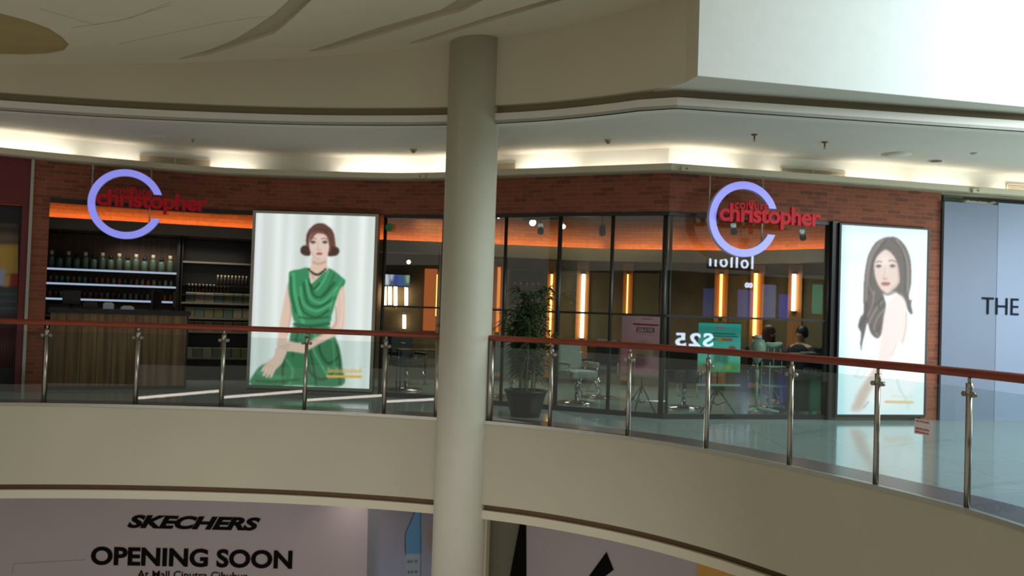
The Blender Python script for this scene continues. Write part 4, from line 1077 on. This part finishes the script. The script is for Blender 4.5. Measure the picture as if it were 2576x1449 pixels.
low_table(1055, 0.75, 'long glass-topped table behind the glass left of the column')
# dark cabinet with pale lettering
p = inP(2032, 0.40); R_, N_ = frame_of(G3, G4); rzc = math.atan2(R_.y, R_.x)
t = empty('salon_trolley', (p.x, p.y, 0), rzc, 'black trolley cabinet with pale lettering beside the right poster', 'trolley')
B().box((0,0.1,0.5), (0.46,0.3,0.84)).build('body', M['black'], t, local=True, bevel=0.01)
B().box((0,0.1,0.94), (0.5,0.34,0.03)).build('top', M['dark'], t, local=True)
for z in (0.2, 0.45): B().box((0,-0.06,z), (0.42,0.02,0.2)).build('drawer', M['dark'], t, local=True)
for x in (-0.18, 0.18):
    for y in (0.0, 0.2): B().cyl((x-0.012,y,0.035), (x+0.012,y,0.035), 0.035, 12).cyl((x,y,0.05),(x,y,0.09),0.01,8).build('wheel', M['dark'], t, local=True)
b = letters(B(), 'KEUNE', Vector((-0.115,-0.052,0.66)), Vector((1,0,0)), Vector((0,-1,0)), 0.23, 0.085, depth=0.004, bold=0.01); b.build('lettering', mat('pale_blue_ink', (96, 124, 130), 0.5), t, local=True)
B().box((0.05,0.1,0.965), (0.2,0.12,0.02)).build('towel', M['cloth'], t, local=True)

# hood steamer
p = inP(1903, 0.5); t = empty('hair_steamer', (p.x, p.y, 0), 0, 'pale green-white hair steamer on a wheeled pole behind the corner window', 'hair steamer')
sx = (at_poly(1904, 900, FAC, 0.5) - at_poly(1903, 900, FAC, 0.5)).length
zh = lambda y: at_poly(1903, y, FAC, 0.5).z
B().lathe((0,0,0), [(0.001,zh(851)),(0.09,zh(854)),(0.118,zh(866)),(0.122,zh(880)),(0.10,zh(896)),(0.045,zh(908)),(0.02,zh(915))], 24).build('hood', M['steamer'], t, local=True)
B().lathe((0,0,0), [(0.001,zh(842)),(0.05,zh(843)),(0.06,zh(851)),(0.001,zh(851))], 18).build('lid', M['cloth'], t, local=True)
B().cyl((0,0,zh(930)), (0,0,zh(915)), 0.014, 10).cyl((0,0,zh(958)),(0,0,zh(930)), 0.027, 12).cyl((0,0,zh(1024)),(0,0,zh(958)), 0.02, 12).build('pole', M['steamer'], t, local=True)
b = B(); b.tube([(0.1,0,zh(868)),(0.16,-0.01,zh(866)),(0.22,-0.02,zh(868)),(0.30,-0.02,zh(864)),(0.36,-0.02,zh(861))], [0.045,0.04,0.045,0.035,0.018], 10); b.build('arm', M['steamer'], t, local=True)
ring = [(0.245+0.095*math.cos(k*PI/12), -0.02, zh(880)+0.10*math.sin(k*PI/12)) for k in range(11, 26)]
B().tube(ring, 0.007, 6).tube([(0.245,-0.02,zh(868)),(0.235,-0.02,zh(918))], 0.009, 6).build('arm_ring', M['steamer'], t, local=True)
for x, y in ((-0.14,-0.08),(0.32,-0.08),(-0.05,0.2),(0.2,0.2)):
    B().tube([(0,0,0.10),(x*0.6,y*0.6,0.09),(x,y,0.07)], 0.022, 8).build('foot', M['steamer'], t, local=True)
    B().cyl((x-0.012,y,0.03),(x+0.012,y,0.03),0.03,12).build('castor', M['dark'], t, local=True)
# small trolley next to the steamer
p = inP(1950, 0.80); t = empty('wire_trolley', (p.x, p.y, 0), 0.2, 'small pale wire trolley standing right behind the hair steamer', 'trolley')
for z in (0.12, 0.42, 0.72):
    B().box((0,0,z), (0.36,0.28,0.015)).build('tray', M['steamer'], t, local=True)
for x in (-0.17, 0.17):
    for y in (-0.13, 0.13): B().cyl((x,y,0.0), (x,y,0.8), 0.008, 6).build('upright', M['steamer'], t, local=True)

def banner(px0, px1, y0, y1, off, poly, ytri, lb, paint, white_y=None):
    c0 = [at_poly(px0, y0, FAC, off), at_poly(px1, y0, FAC, off)]
    a, c = c0; R_, N_ = frame_of(a, c); cx_ = (a+c)/2; W_ = (c-a).length
    zt_ = cx_.z; zb_ = at_poly((px0+px1)/2, y1, FAC, off).z
    t = empty('banner_stand', (cx_.x, cx_.y, 0), math.atan2(R_.y, R_.x), lb, 'banner')
    K = paint(); K.build('banner', [XF[t.name] @ Vector(v) for v in ((-W_/2,-0.01,zt_),(W_/2,-0.01,zt_),(W_/2,-0.01,zb_),(-W_/2,-0.01,zb_))], M['print'], t)
    B().box((0,0,zt_), (W_,0.02,0.015)).build('top_bar', M['dark'], t, local=True)
    zw = zb_ if white_y is None else at_poly((px0+px1)/2, white_y, FAC, off).z
    B().box((0,-0.012,zw-0.015), (W_*1.02,0.02,0.032)).build('bottom_bar', M['steamer'], t, local=True)
    B().cyl((0,0.03,0.3), (0,0.03,zt_+0.01), 0.011, 8).build('pole', M['dark'], t, local=True)
    for an in (-0.5, 2.1, 3.9):
        x, y = math.cos(an)*0.30, math.sin(an)*0.26
        B().tube([(0,0.03,0.42),(x*0.5,y*0.5+0.03,0.22),(x,y+0.03,0.012)], 0.011, 8).tube([(0,0.03,0.16),(x*0.5,y*0.5+0.03,0.22)], 0.007, 6).build('leg', M['dark'], t, local=True)
    return t, W_, zt_, zb_
def pink():
    K = Canvas([(0,0),(100,0),(100,148),(0,148)], 84, 120); K.fill((182, 116, 134)); K.a += ((K.Y-40)*-0.10)[..., None]
    K.poly([(0,66),(100,66),(100,148),(0,148)], (190, 84, 110), 14, .8, False)
    K.a += np.array([66, 66, 66]); K.stroke([(48,7),(72,7)], 2, (200,60,84), 1.5); K.stroke([(28,21),(86,22)], 4, (150,30,52), 2); K.poly([(35,29),(78,29),(78,40),(35,40)], (150,28,50), 1.5, 1, False)
    K.poly([(28,72),(60,66),(72,88),(60,108),(40,104),(26,92)], (168,150,110), 5); K.poly([(60,70),(96,74),(98,104),(82,112),(70,96)], (206,176,170), 4); K.ell(84, 90, 9, 12, (180,120,110), 3); K.poly([(22,108),(50,100),(62,118),(44,130),(24,126)], (120,34,60), 5); K.stroke([(30,46),(84,47)], 2, (214,150,166), 2)
    return K
t, W_, zt_, zb_ = banner(1566, 1671, 795, 943, 0.42, FAC, 1040, 'pink promotional banner reading GRATIS on a tripod left of the window corner', pink)
hb = zt_-zb_
b = letters(B(), 'GRATIS', Vector((-W_/2+W_*0.385, -0.012, zb_+hb*(1-39/148))), Vector((1,0,0)), Vector((0,-1,0)), W_*0.36, hb*0.052, depth=0.002, bold=0.02); b.build('lettering', M['mesh'], t, local=True)
def teal():
    K = Canvas([(0,0),(100,0),(100,120),(0,120)], 84, 104); K.fill((60, 190, 182)); K.a += ((K.Y-20)*0.75).clip(0, 60)[..., None]*np.array([1.1, .5, .3])
    K.poly([(0,100),(100,96),(100,130),(0,130)], (60,170,90), 6, 1, False); K.stroke([(40,11),(62,12)], 3.5, (214,110,140), 1.5)
    for y, x0, x1 in ((26,34,86), (32,12,92), (40,28,40)): K.stroke([(x0,y),(x1,y+1)], 3, (30,96,110), 1.5)
    K.poly([(44,37),(80,38),(80,44),(44,44)], (200,70,44), 1.5, 1, False); K.poly([(45,38),(54,38),(54,43),(45,43)], (236,190,60), 1.5, 1, False)
    K.ell(80, 64, 9, 8, (196,50,70), 2)
    for x, h in ((42,30),(50,36),(60,38),(66,26)): K.poly([(x-4,100-h),(x+4,100-h),(x+5,104),(x-5,104)], (70,130,112), 3, .9, False)
    K.ell(50, 106, 14, 10, (130,190,150), 3); K.ell(12, 112, 10, 7, (214,110,90), 3); K.ell(72, 108, 7, 7, (190,200,80), 3); K.poly([(0,0),(100,0),(100,2),(0,2)], (60,150,60), 1, 1, False)
    return K
banner(1757, 1864, 812, 936, 0.38, FAC, 1045, 'teal promotional banner on a tripod behind the corner window', teal, 966)

# ================================================================== potted plant
p = at_z(1322, 1055, 0.0); pp = Vector((p.x+0.0, p.y+0.33, 0))
t = empty('potted_plant', tuple(pp), 0, 'tall leafy plant in a black pot just right of the column', 'plant')
B().lathe((0,0,0), [(0.20,0),(0.225,0.1),(0.265,0.27),(0.29,0.34),(0.305,0.345),(0.305,0.37),(0.27,0.37),(0.26,0.33)], 40).build('pot', M['pot'], t, local=True)
B().lathe((0,0,0), [(0.262,0.30),(0.262,0.335),(0.001,0.34)], 24).build('soil', M['soil'], t, local=True)
rnd = random.Random(3)
fol = B()
for k in range(13):
    an = rnd.uniform(0, 2*PI); r0 = rnd.uniform(0.02, 0.16); lean = rnd.uniform(0.05, 0.34); H_ = rnd.uniform(1.2, 1.85)
    x0, y0 = r0*math.cos(an), r0*math.sin(an)
    pts = [Vector((x0 + lean*math.cos(an)*s_**1.6, y0 + lean*math.sin(an)*s_**1.6, 0.33 + (H_-0.33)*s_)) for s_ in [i/7 for i in range(8)]]
    B().tube(pts, [0.011*(1-0.6*i/7) for i in range(8)], 6).build('stem', M['stem'], t, local=True)
    for j in range(120):
        s_ = rnd.uniform(0.22, 1.0); q = pts[0].lerp(pts[-1], s_); i = min(6, int(s_*7)); q = pts[i].lerp(pts[i+1], s_*7-i)
        a2 = rnd.uniform(0, 2*PI); L_ = rnd.uniform(0.14, 0.28); el = rnd.uniform(-0.2, 0.8)
        d = Vector((math.cos(a2)*math.cos(el), math.sin(a2)*math.cos(el), math.sin(el))); sd = Vector((-math.sin(a2), math.cos(a2), 0))*L_*0.09
        m1 = q + d*L_*0.5; e = q + d*L_ + Vector((0,0,-L_*0.35)); u = Vector((0,0,0.004))
        fol.add([q, m1+sd, e, m1-sd, m1+u*2], [(0,1,4),(1,2,4),(2,3,4),(3,0,4),(0,3,2,1)], False)
tag(fol.build('foliage', M['leaf'], t, local=True))

# ================================================================== people in the salon
def person(p, rz, joints, radii, edges, lb, clothes, hairm, cov):
    t = empty('person', (p.x, p.y, 0), rz, lb, 'person')
    me = bpy.data.meshes.new('body'); me.from_pydata(joints, edges, [])
    o = bpy.data.objects.new('body', me); COL.objects.link(o); o.parent = t
    me.materials.append(M['skin'])
    sk = o.modifiers.new('skin', 'SKIN'); sk.use_smooth_shade = True
    for v, r in zip(me.skin_vertices[0].data, radii): v.radius = (r, r*0.85)
    me.skin_vertices[0].data[0].use_root = True
    ss = o.modifiers.new('sub', 'SUBSURF'); ss.levels = 2; ss.render_levels = 2
    return t
def figure(p, rz, lb, pose, clothm, hairm, legm='blackcloth', longhair=False, cape=False):
    """faces local -Y; pose: 'sit' or 'stand'"""
    t = empty('person', (p.x, p.y, 0), rz, lb, 'person')
    h = 0.52 if pose == 'sit' else 0.92
    sp = [(0,0,h),(0,0.01,h+0.16),(0,0.01,h+0.34),(0,0.0,h+0.48),(0,-0.01,h+0.56),(0,-0.03,h+0.66),(0,-0.04,h+0.75)]
    rs = [0.15,0.135,0.16,0.10,0.055,0.085,0.075]
    V = list(sp); R = list(rs); E_ = [(i,i+1) for i in range(6)]
    def chain(root, pts, rr):
        prev = root
        for q, r in zip(pts, rr): V.append(q); R.append(r); E_.append((prev, len(V)-1)); prev = len(V)-1
        return prev
    hands = []
    for s_ in (-1, 1):
        if pose == 'sit':
            chain(0, [(0.10*s_,-0.04,h),(0.12*s_,-0.46,h+0.01),(0.12*s_,-0.50,h-0.40),(0.12*s_,-0.60,0.05 if h < 0.6 else h-0.46)], [0.10,0.075,0.05,0.04])
            arm = [(0.19*s_,0.0,h+0.46),(0.24*s_,-0.02,h+0.22),(0.16*s_,-0.26,h+0.14)]
        else:
            chain(0, [(0.10*s_,0,h-0.06),(0.11*s_,-0.02,0.48),(0.11*s_,0.02,0.08),(0.12*s_,-0.14,0.045)], [0.105,0.07,0.05,0.04])
            arm = [(0.19*s_,0.0,h+0.46),(0.26*s_,-0.06,h+0.20),(0.20*s_,-0.32,h+(0.34 if s_ > 0 else 0.22))]
        w = chain(3, arm, [0.065,0.05,0.034]); wp = Vector(V[w])
        dr = (wp - Vector(arm[1])).normalized(); pm = wp + dr*0.07; w = chain(w, [tuple(pm)], [0.034])
        side = dr.cross(Vector((0,0,1))).normalized()
        for k in range(4):
            b0 = pm + side*(k-1.5)*0.02 + dr*0.02
            chain(w, [tuple(b0), tuple(b0 + dr*0.035 + Vector((0,0,-0.006))), tuple(b0 + dr*(0.055+0.01*(k in (1,2))) + Vector((0,0,-0.022)))], [0.009,0.008,0.007])
        tb = wp + dr*0.03 - side*0.035*s_; chain(w-1, [tuple(tb), tuple(tb + dr*0.04 - side*0.012*s_)], [0.010,0.008])
    me = bpy.data.meshes.new('body'); me.from_pydata(V, E_, []); me.materials.append(M['skin'])
    o = bpy.data.objects.new('body', me); COL.objects.link(o); o.parent = t; XF[o.name] = XF[t.name]
    o.modifiers.new('skin', 'SKIN').use_smooth_shade = True
    for v, r in zip(me.skin_vertices[0].data, R): v.radius = (r, r*0.85)
    me.skin_vertices[0].data[0].use_root = True
    o.modifiers.new('sub', 'SUBSURF').levels = 1
    # clothes as shells over the body
    Z = h
    b = B().lathe((0,0.0,0), [(0.02,Z-0.05),(0.17,Z-0.06),(0.165,Z+0.05),(0.15,Z+0.16),(0.175,Z+0.34),(0.185,Z+0.44),(0.12,Z+0.51),(0.06,Z+0.54)], 20, Matrix.Diagonal((1.12,0.82,1,1)))
    for s_ in (-1, 1):
        if pose == 'sit': b.tube([(0.17*s_,0,Z+0.46),(0.225*s_,-0.01,Z+0.34),(0.245*s_,-0.02,Z+0.22),(0.18*s_,-0.20,Z+0.155)], [0.075,0.07,0.062,0.045], 10)
        else: b.tube([(0.17*s_,0,Z+0.46),(0.235*s_,-0.03,Z+0.34),(0.265*s_,-0.06,Z+0.20),(0.22*s_,-0.25,Z+(0.30 if s_ > 0 else 0.215))], [0.075,0.07,0.06,0.045], 10)
    b.build('shirt', M[clothm], t, local=True)
    b = B()
    for s_ in (-1, 1):
        if pose == 'sit': b.tube([(0.09*s_,0.02,Z),(0.12*s_,-0.25,Z+0.01),(0.12*s_,-0.47,Z),(0.12*s_,-0.51,Z-0.2),(0.12*s_,-0.52,Z-0.40)], [0.12,0.10,0.085,0.065,0.055], 10)
        else: b.tube([(0.09*s_,0.01,Z),(0.105*s_,-0.01,Z-0.25),(0.11*s_,-0.02,0.48),(0.11*s_,0.01,0.10)], [0.125,0.105,0.08,0.06], 10)
    b.build('trousers', M[legm], t, local=True)
    hz = Z+0.72
    b = B().lathe((0,-0.015,hz), [(0.001,0.13),(0.06,0.12),(0.098,0.07),(0.108,0.0),(0.10,-0.07 if not longhair else -0.20),(0.06,-0.09 if not longhair else -0.26)], 20, Matrix.Diagonal((0.95,1.05,1,1)))
    b2 = B(); keep = []
    b.build('hair', M[hairm], t, local=True).location.y = 0.035
    # face details
    fy = -0.04-0.082
    f = B(); f.cyl((0,fy+0.01,hz-0.005),(0,fy-0.014,hz-0.035),0.006,8,0.012); f.build('nose', M['skin'], t, local=True)
    for s_ in (-1,1): B().lathe((0.03*s_, fy+0.012, hz+0.005), [(0.001,-0.006),(0.009,-0.003),(0.009,0.003),(0.001,0.006)], 8).build('eye', M['hair'], t, local=True)
    B().box((0,fy+0.008,hz-0.062), (0.04,0.012,0.01)).build('mouth', M['red'], t, local=True, bevel=0.003)
    if cape:
        B().lathe((0,-0.05,0), [(0.06,Z+0.55),(0.16,Z+0.50),(0.26,Z+0.32),(0.30,Z+0.08),(0.34,Z-0.06),(0.32,Z-0.08)], 24, Matrix.Diagonal((1,1.15,1,1))).build('cape', M['cape'], t, local=True)
    return t
figure(inP(1932, 1.35), 0.5, 'seated client with brown hair in a dark cape, behind the hair steamer', 'sit', 'blackcloth', 'hairbrown', cape=True, longhair=True)
chair(inP(1932, 1.35) + Vector((0, 0, 0)), 0.5 + 0, 'black swivel salon chair carrying the brown-haired client')
figure(inP(2012, 1.9), -0.9, 'seated person dressed in black with dark hair, near the right poster', 'sit', 'blackcloth', 'hair')

# ================================================================== storey below
LWL = [Vector((-9, 13.4)), Vector((-0.6, 13.75))]
def onL(px, py): return at_line(px, py, LWL[0], LWL[1])
R_, N_ = frame_of(*LWL)
l0 = onL(-60, 1350).xy; l1 = onL(924, 1350).xy; l2 = onL(1200, 1350).xy
t = empty('shop_hoarding', (l0.x, l0.y, -5.0), 0, 'mauve-grey hoarding announcing OPENING SOON on the storey below, left of the column', 'hoarding')
B().seg(l0, l1, -5.0, -1.24, 0, 0.06).build('panel', M['hoardlow'], t)
def lt(body, x0, x1, y, h, bold, shear=0.0, mt='ink', lbn='lettering', sp=1.0):
    q = onL(x0, y); e = onL(x1, y)
    letters(B(), body, Vector((q.x, q.y, q.z)) + N_*0.001, R_, N_, (e-q).length, h, depth=0.008, bold=bold, shear=shear, spacing=sp).build(lbn, M[mt], t)
lt('SKECHERS', 320, 655, 1328, 0.205, 0.05, 0.32)
lt('OPENING SOON', 228, 735, 1421, 0.285, 0.035)
lt('At Mall Ciputra Cibubur', 345, 622, 1459, 0.15, 0.01)
b = B(); 
pts = [onL(30, 1445), onL(35, 1418), onL(215, 1408)]
b.tube([Vector(q) + N_*0.0 for q in pts], 0.004, 4); b.build('outline', M['groove'], t)
t = empty('printed_panel', (l1.x, l1.y, -5.0), 0, 'grey-blue printed panel with a blue tower, left of the column on the storey below', 'poster')
B().seg(l1, l2, -5.0, -1.24, 0.0, 0.06).build('panel', M['hoardlow'], t)
K = Canvas([(926,1270),(1120,1280),(1116,1500),(922,1490)], 100, 110); K.fill((126, 124, 136)); K.a += ((K.Y-1330)*0.25)[..., None]*np.array([0.3,.6,1.0])
K.poly([(926,1270),(950,1270),(946,1500),(920,1500)], (104,108,112), 8, .8, False)
K.poly([(1046,1285),(1060,1285),(1060,1394),(1020,1394),(1020,1346),(1034,1312)], (76,126,170), 1.5, 1, False)
K.stroke([(1046,1285),(1030,1322),(1020,1346),(1020,1394)], 2.5, (34,44,54), 1.5); K.stroke([(1058,1285),(1058,1449)], 2.5, (40,60,84), 1.5)
K.poly([(1020,1394),(1058,1394),(1058,1500),(1018,1500)], (136,150,164), 1.5, 1, False)
for y in (1412, 1437):
    for x in (1028, 1036, 1046): K.ell(x, y, 3, 3, (50,60,66), 1.5)
K.ell(1094, 1360, 20, 30, (140,112,98), 7)
K.build('print', [onL(926,1270)+N_*0.006, onL(1120,1270)+N_*0.006, onL(1116,1500)+N_*0.006, onL(922,1500)+N_*0.006], M['print'], t)
# right of the column
RWL = [Vector((-0.6, 13.2)), Vector((4.5, 11.6))]
def onR(px, py): return at_line(px, py, RWL[0], RWL[1])
r0, r1, r2, r3, r4 = [onR(x, 1400).xy for x in (1160, 1228, 1318, 1756, 2100)]
RR, NR = frame_of(*RWL)
b = B().seg(r0, r1, -5, -1.24, -0.1, 0.1); struct('wall_lower_pier', b, M['paint'])
b = B().seg(r1, r2, -5, -1.24, 0.05, 0.1); struct('wall_lower_green', b, mat('grey_green_wall', (112, 112, 92), 0.7))
t = empty('shop_hoarding', (r2.x, r2.y, -5.0), 0, 'mauve-grey hoarding with black pointed shapes, right of the column on the storey below', 'hoarding')
B().seg(r2, r3, -5, -1.24, 0, 0.06).build('panel', M['hoardlow'], t)
def flat(name, px, mt, par, thick=0.006, lift=0.004):
    P_ = [onR(*q) + NR*lift for q in px]; n = len(P_); Q = [q + NR*thick for q in P_]
    B().add(P_ + Q, [tuple(range(n)), tuple(range(n, 2*n))[::-1]] + [(i, (i+1) % n, n+(i+1) % n, n+i) for i in range(n)]).build(name, mt, par)
flat('spike_print', [(1313,1290),(1324,1290),(1325,1560),(1262,1560)], M['ink'], t)
flat('triangle_print', [(1526,1388),(1544,1433),(1430,1520)], M['ink'], t)
t = empty('yellow_panel', (r3.x, r3.y, -5.0), 0, 'ochre panel at the right end of the lower hoarding', 'panel')
B().seg(r3, r4, -5, -1.24, -0.02, 0.06).build('board', M['yellow'], t)
area('lower_fill', (-2.5, 8.2, -1.0), (-2.5, 13.6, -2.2), 7, 1.0, 29, (0.95, 0.9, 0.95), 140)  # added fill in the void so the lower hoardings read brighter
area('lower_downlight', (-2.35, 13.25, -1.26), (-2.3, 13.5, -3), 0.25, 0.15, 2.2, (1, 0.88, 0.8), 120)

# ================================================================== opposite side of the atrium (seen only in the glass)
b = B().prism([Vector((-20,-9)), Vector((32,-9)), Vector((32,-8.7)), Vector((-20,-8.7))], -1.0, 3.4); struct('wall_opposite', b, mat('opposite_shopfront', (26, 28, 34), 0.5))
RG, NG = frame_of(G3, G4)
GL = [G3, G4, NG]
def refl(px, py, yy=-8.6):
    p = at_line(px, py, GL[0], GL[1]); d = (p - CAM).normalized(); d = d - 2*d.dot(GL[2])*GL[2]
    return p + d*((yy - p.y)/d.y)
def opp_sign(body, px0, px1, y0, y1, em, lb, bold=0.03, sp=1.0):
    a = refl(px0, (y0+y1)/2); c = refl(px1, (y0+y1)/2); zt_ = refl((px0+px1)/2, y0).z; zb_ = refl((px0+px1)/2, y1).z
    x0, x1 = min(a.x, c.x), max(a.x, c.x)
    # the sign faces +Y; its reader's right is -X
    t = empty('lit_sign', (x1, -8.6, zb_), 0, lb, 'sign')
    letters(B(), body, Vector((x1, -8.64, zb_)), Vector((-1,0,0)), Vector((0,1,0)), x1-x0, zt_-zb_, depth=0.05, bold=bold, spacing=sp).build('lettering', em, t)
    B().box(((x0+x1)/2, -8.67, (zt_+zb_)/2), (x1-x0+0.2, 0.04, zt_-zb_+0.2)).build('backboard', M['black'], t)
SG = emis('cold_sign_light', (210, 225, 255), 11)
opp_sign('lolloli', 1788, 1898, 640, 673, SG, 'cold white shop sign mirrored under the violet ring in the corner window', 0.0, 1.25)
opp_sign('S25', 1703, 1797, 838, 872, SG, 'large cold white sign with numbers, mirrored beside the teal banner', 0.02, 1.2)
opp_sign('oo', 1878, 1896, 711, 724, SG, 'tiny cold white sign, mirrored in the corner window')
GL[:] = [G3, G4, NG]
for x0, x1, y0, y1, c, s_, lb in ((1862,1900,728,800,(60,90,170),3.0,'blue lit shop window across the atrium, mirrored left'), (1924,1956,715,800,(110,120,160),3.4,'grey-blue lit shop window across the atrium, mirrored middle'), (1966,1990,740,800,(40,60,190),3.0,'deep blue lit shop window across the atrium, mirrored right'), (2050,2074,715,790,(60,150,120),3.0,'green lit shop window across the atrium, mirrored far right'), (1775,1800,725,800,(60,80,140),2.6,'dim blue lit shop window across the atrium, mirrored far left')):
    a = refl(x0, y0); c_ = refl(x1, y1); t = empty('lit_shop_window', ((a.x+c_.x)/2, -8.68, c_.z), 0, lb, 'shop window')
    B().box(((a.x+c_.x)/2, -8.68, (a.z+c_.z)/2), (abs(a.x-c_.x), 0.03, abs(a.z-c_.z))).build('pane', emis('lit_window', c, s_), t)
    B().box(((a.x+c_.x)/2, -8.69, (a.z+c_.z)/2), (abs(a.x-c_.x)+0.1, 0.03, abs(a.z-c_.z)+0.1)).build('frame', M['dark'], t)

t = empty('escalator_light_strip', (-8.2, -7.0, -1.68), 0, 'long white strip light across the atrium, mirrored in the left balustrade', 'strip light')
B().cyl((-8.2, -7.0, -1.68), (-13.6, -7.0, -2.3), 0.045, 8).build('diffuser', emis('strip_white', (255, 236, 226), 9), t)
B().cyl((-8.2, -7.06, -1.68), (-13.6, -7.06, -2.3), 0.05, 8).build('housing', M['alu'], t)

# dark display cabinet on the back wall behind the plant
a = onM(1286, 690, -0.25); c = onM(1366, 690, -0.25); zb_ = onM(1320, 770, -0.25).z
t = empty('display_cabinet', (a.x, a.y, zb_), 0, 'dark display cabinet with small bottles, on the salon wall behind the plant', 'cabinet')
B().seg(a.xy, c.xy, zb_, a.z+0.1, 0.16, 0.18).build('back', M['dark'], t)
for z in (zb_, (zb_+a.z)/2, a.z+0.08): B().seg(a.xy, c.xy, z, z+0.02, 0.0, 0.17).build('shelf', M['darkwood'], t)
for p in (a, c): B().seg(p.xy, p.xy + Vector((0.02, 0)), zb_, a.z+0.1, 0.0, 0.17).build('side', M['dark'], t)
pr = {}
for row, z in enumerate((zb_+0.021, (zb_+a.z)/2+0.021)):
    for k in range(5):
        q = a.lerp(c, 0.12+0.19*k); q = Vector((q.x, q.y+0.08, z))
        lb = 'small brown bottle in the dark cabinet behind the plant'
        if not pr: pr[0] = bottle(q, 0.025, 0.14, 'bottler', 'cap', lb, 'bottles in the wall cabinet')
        else: copy(pr[0], q)
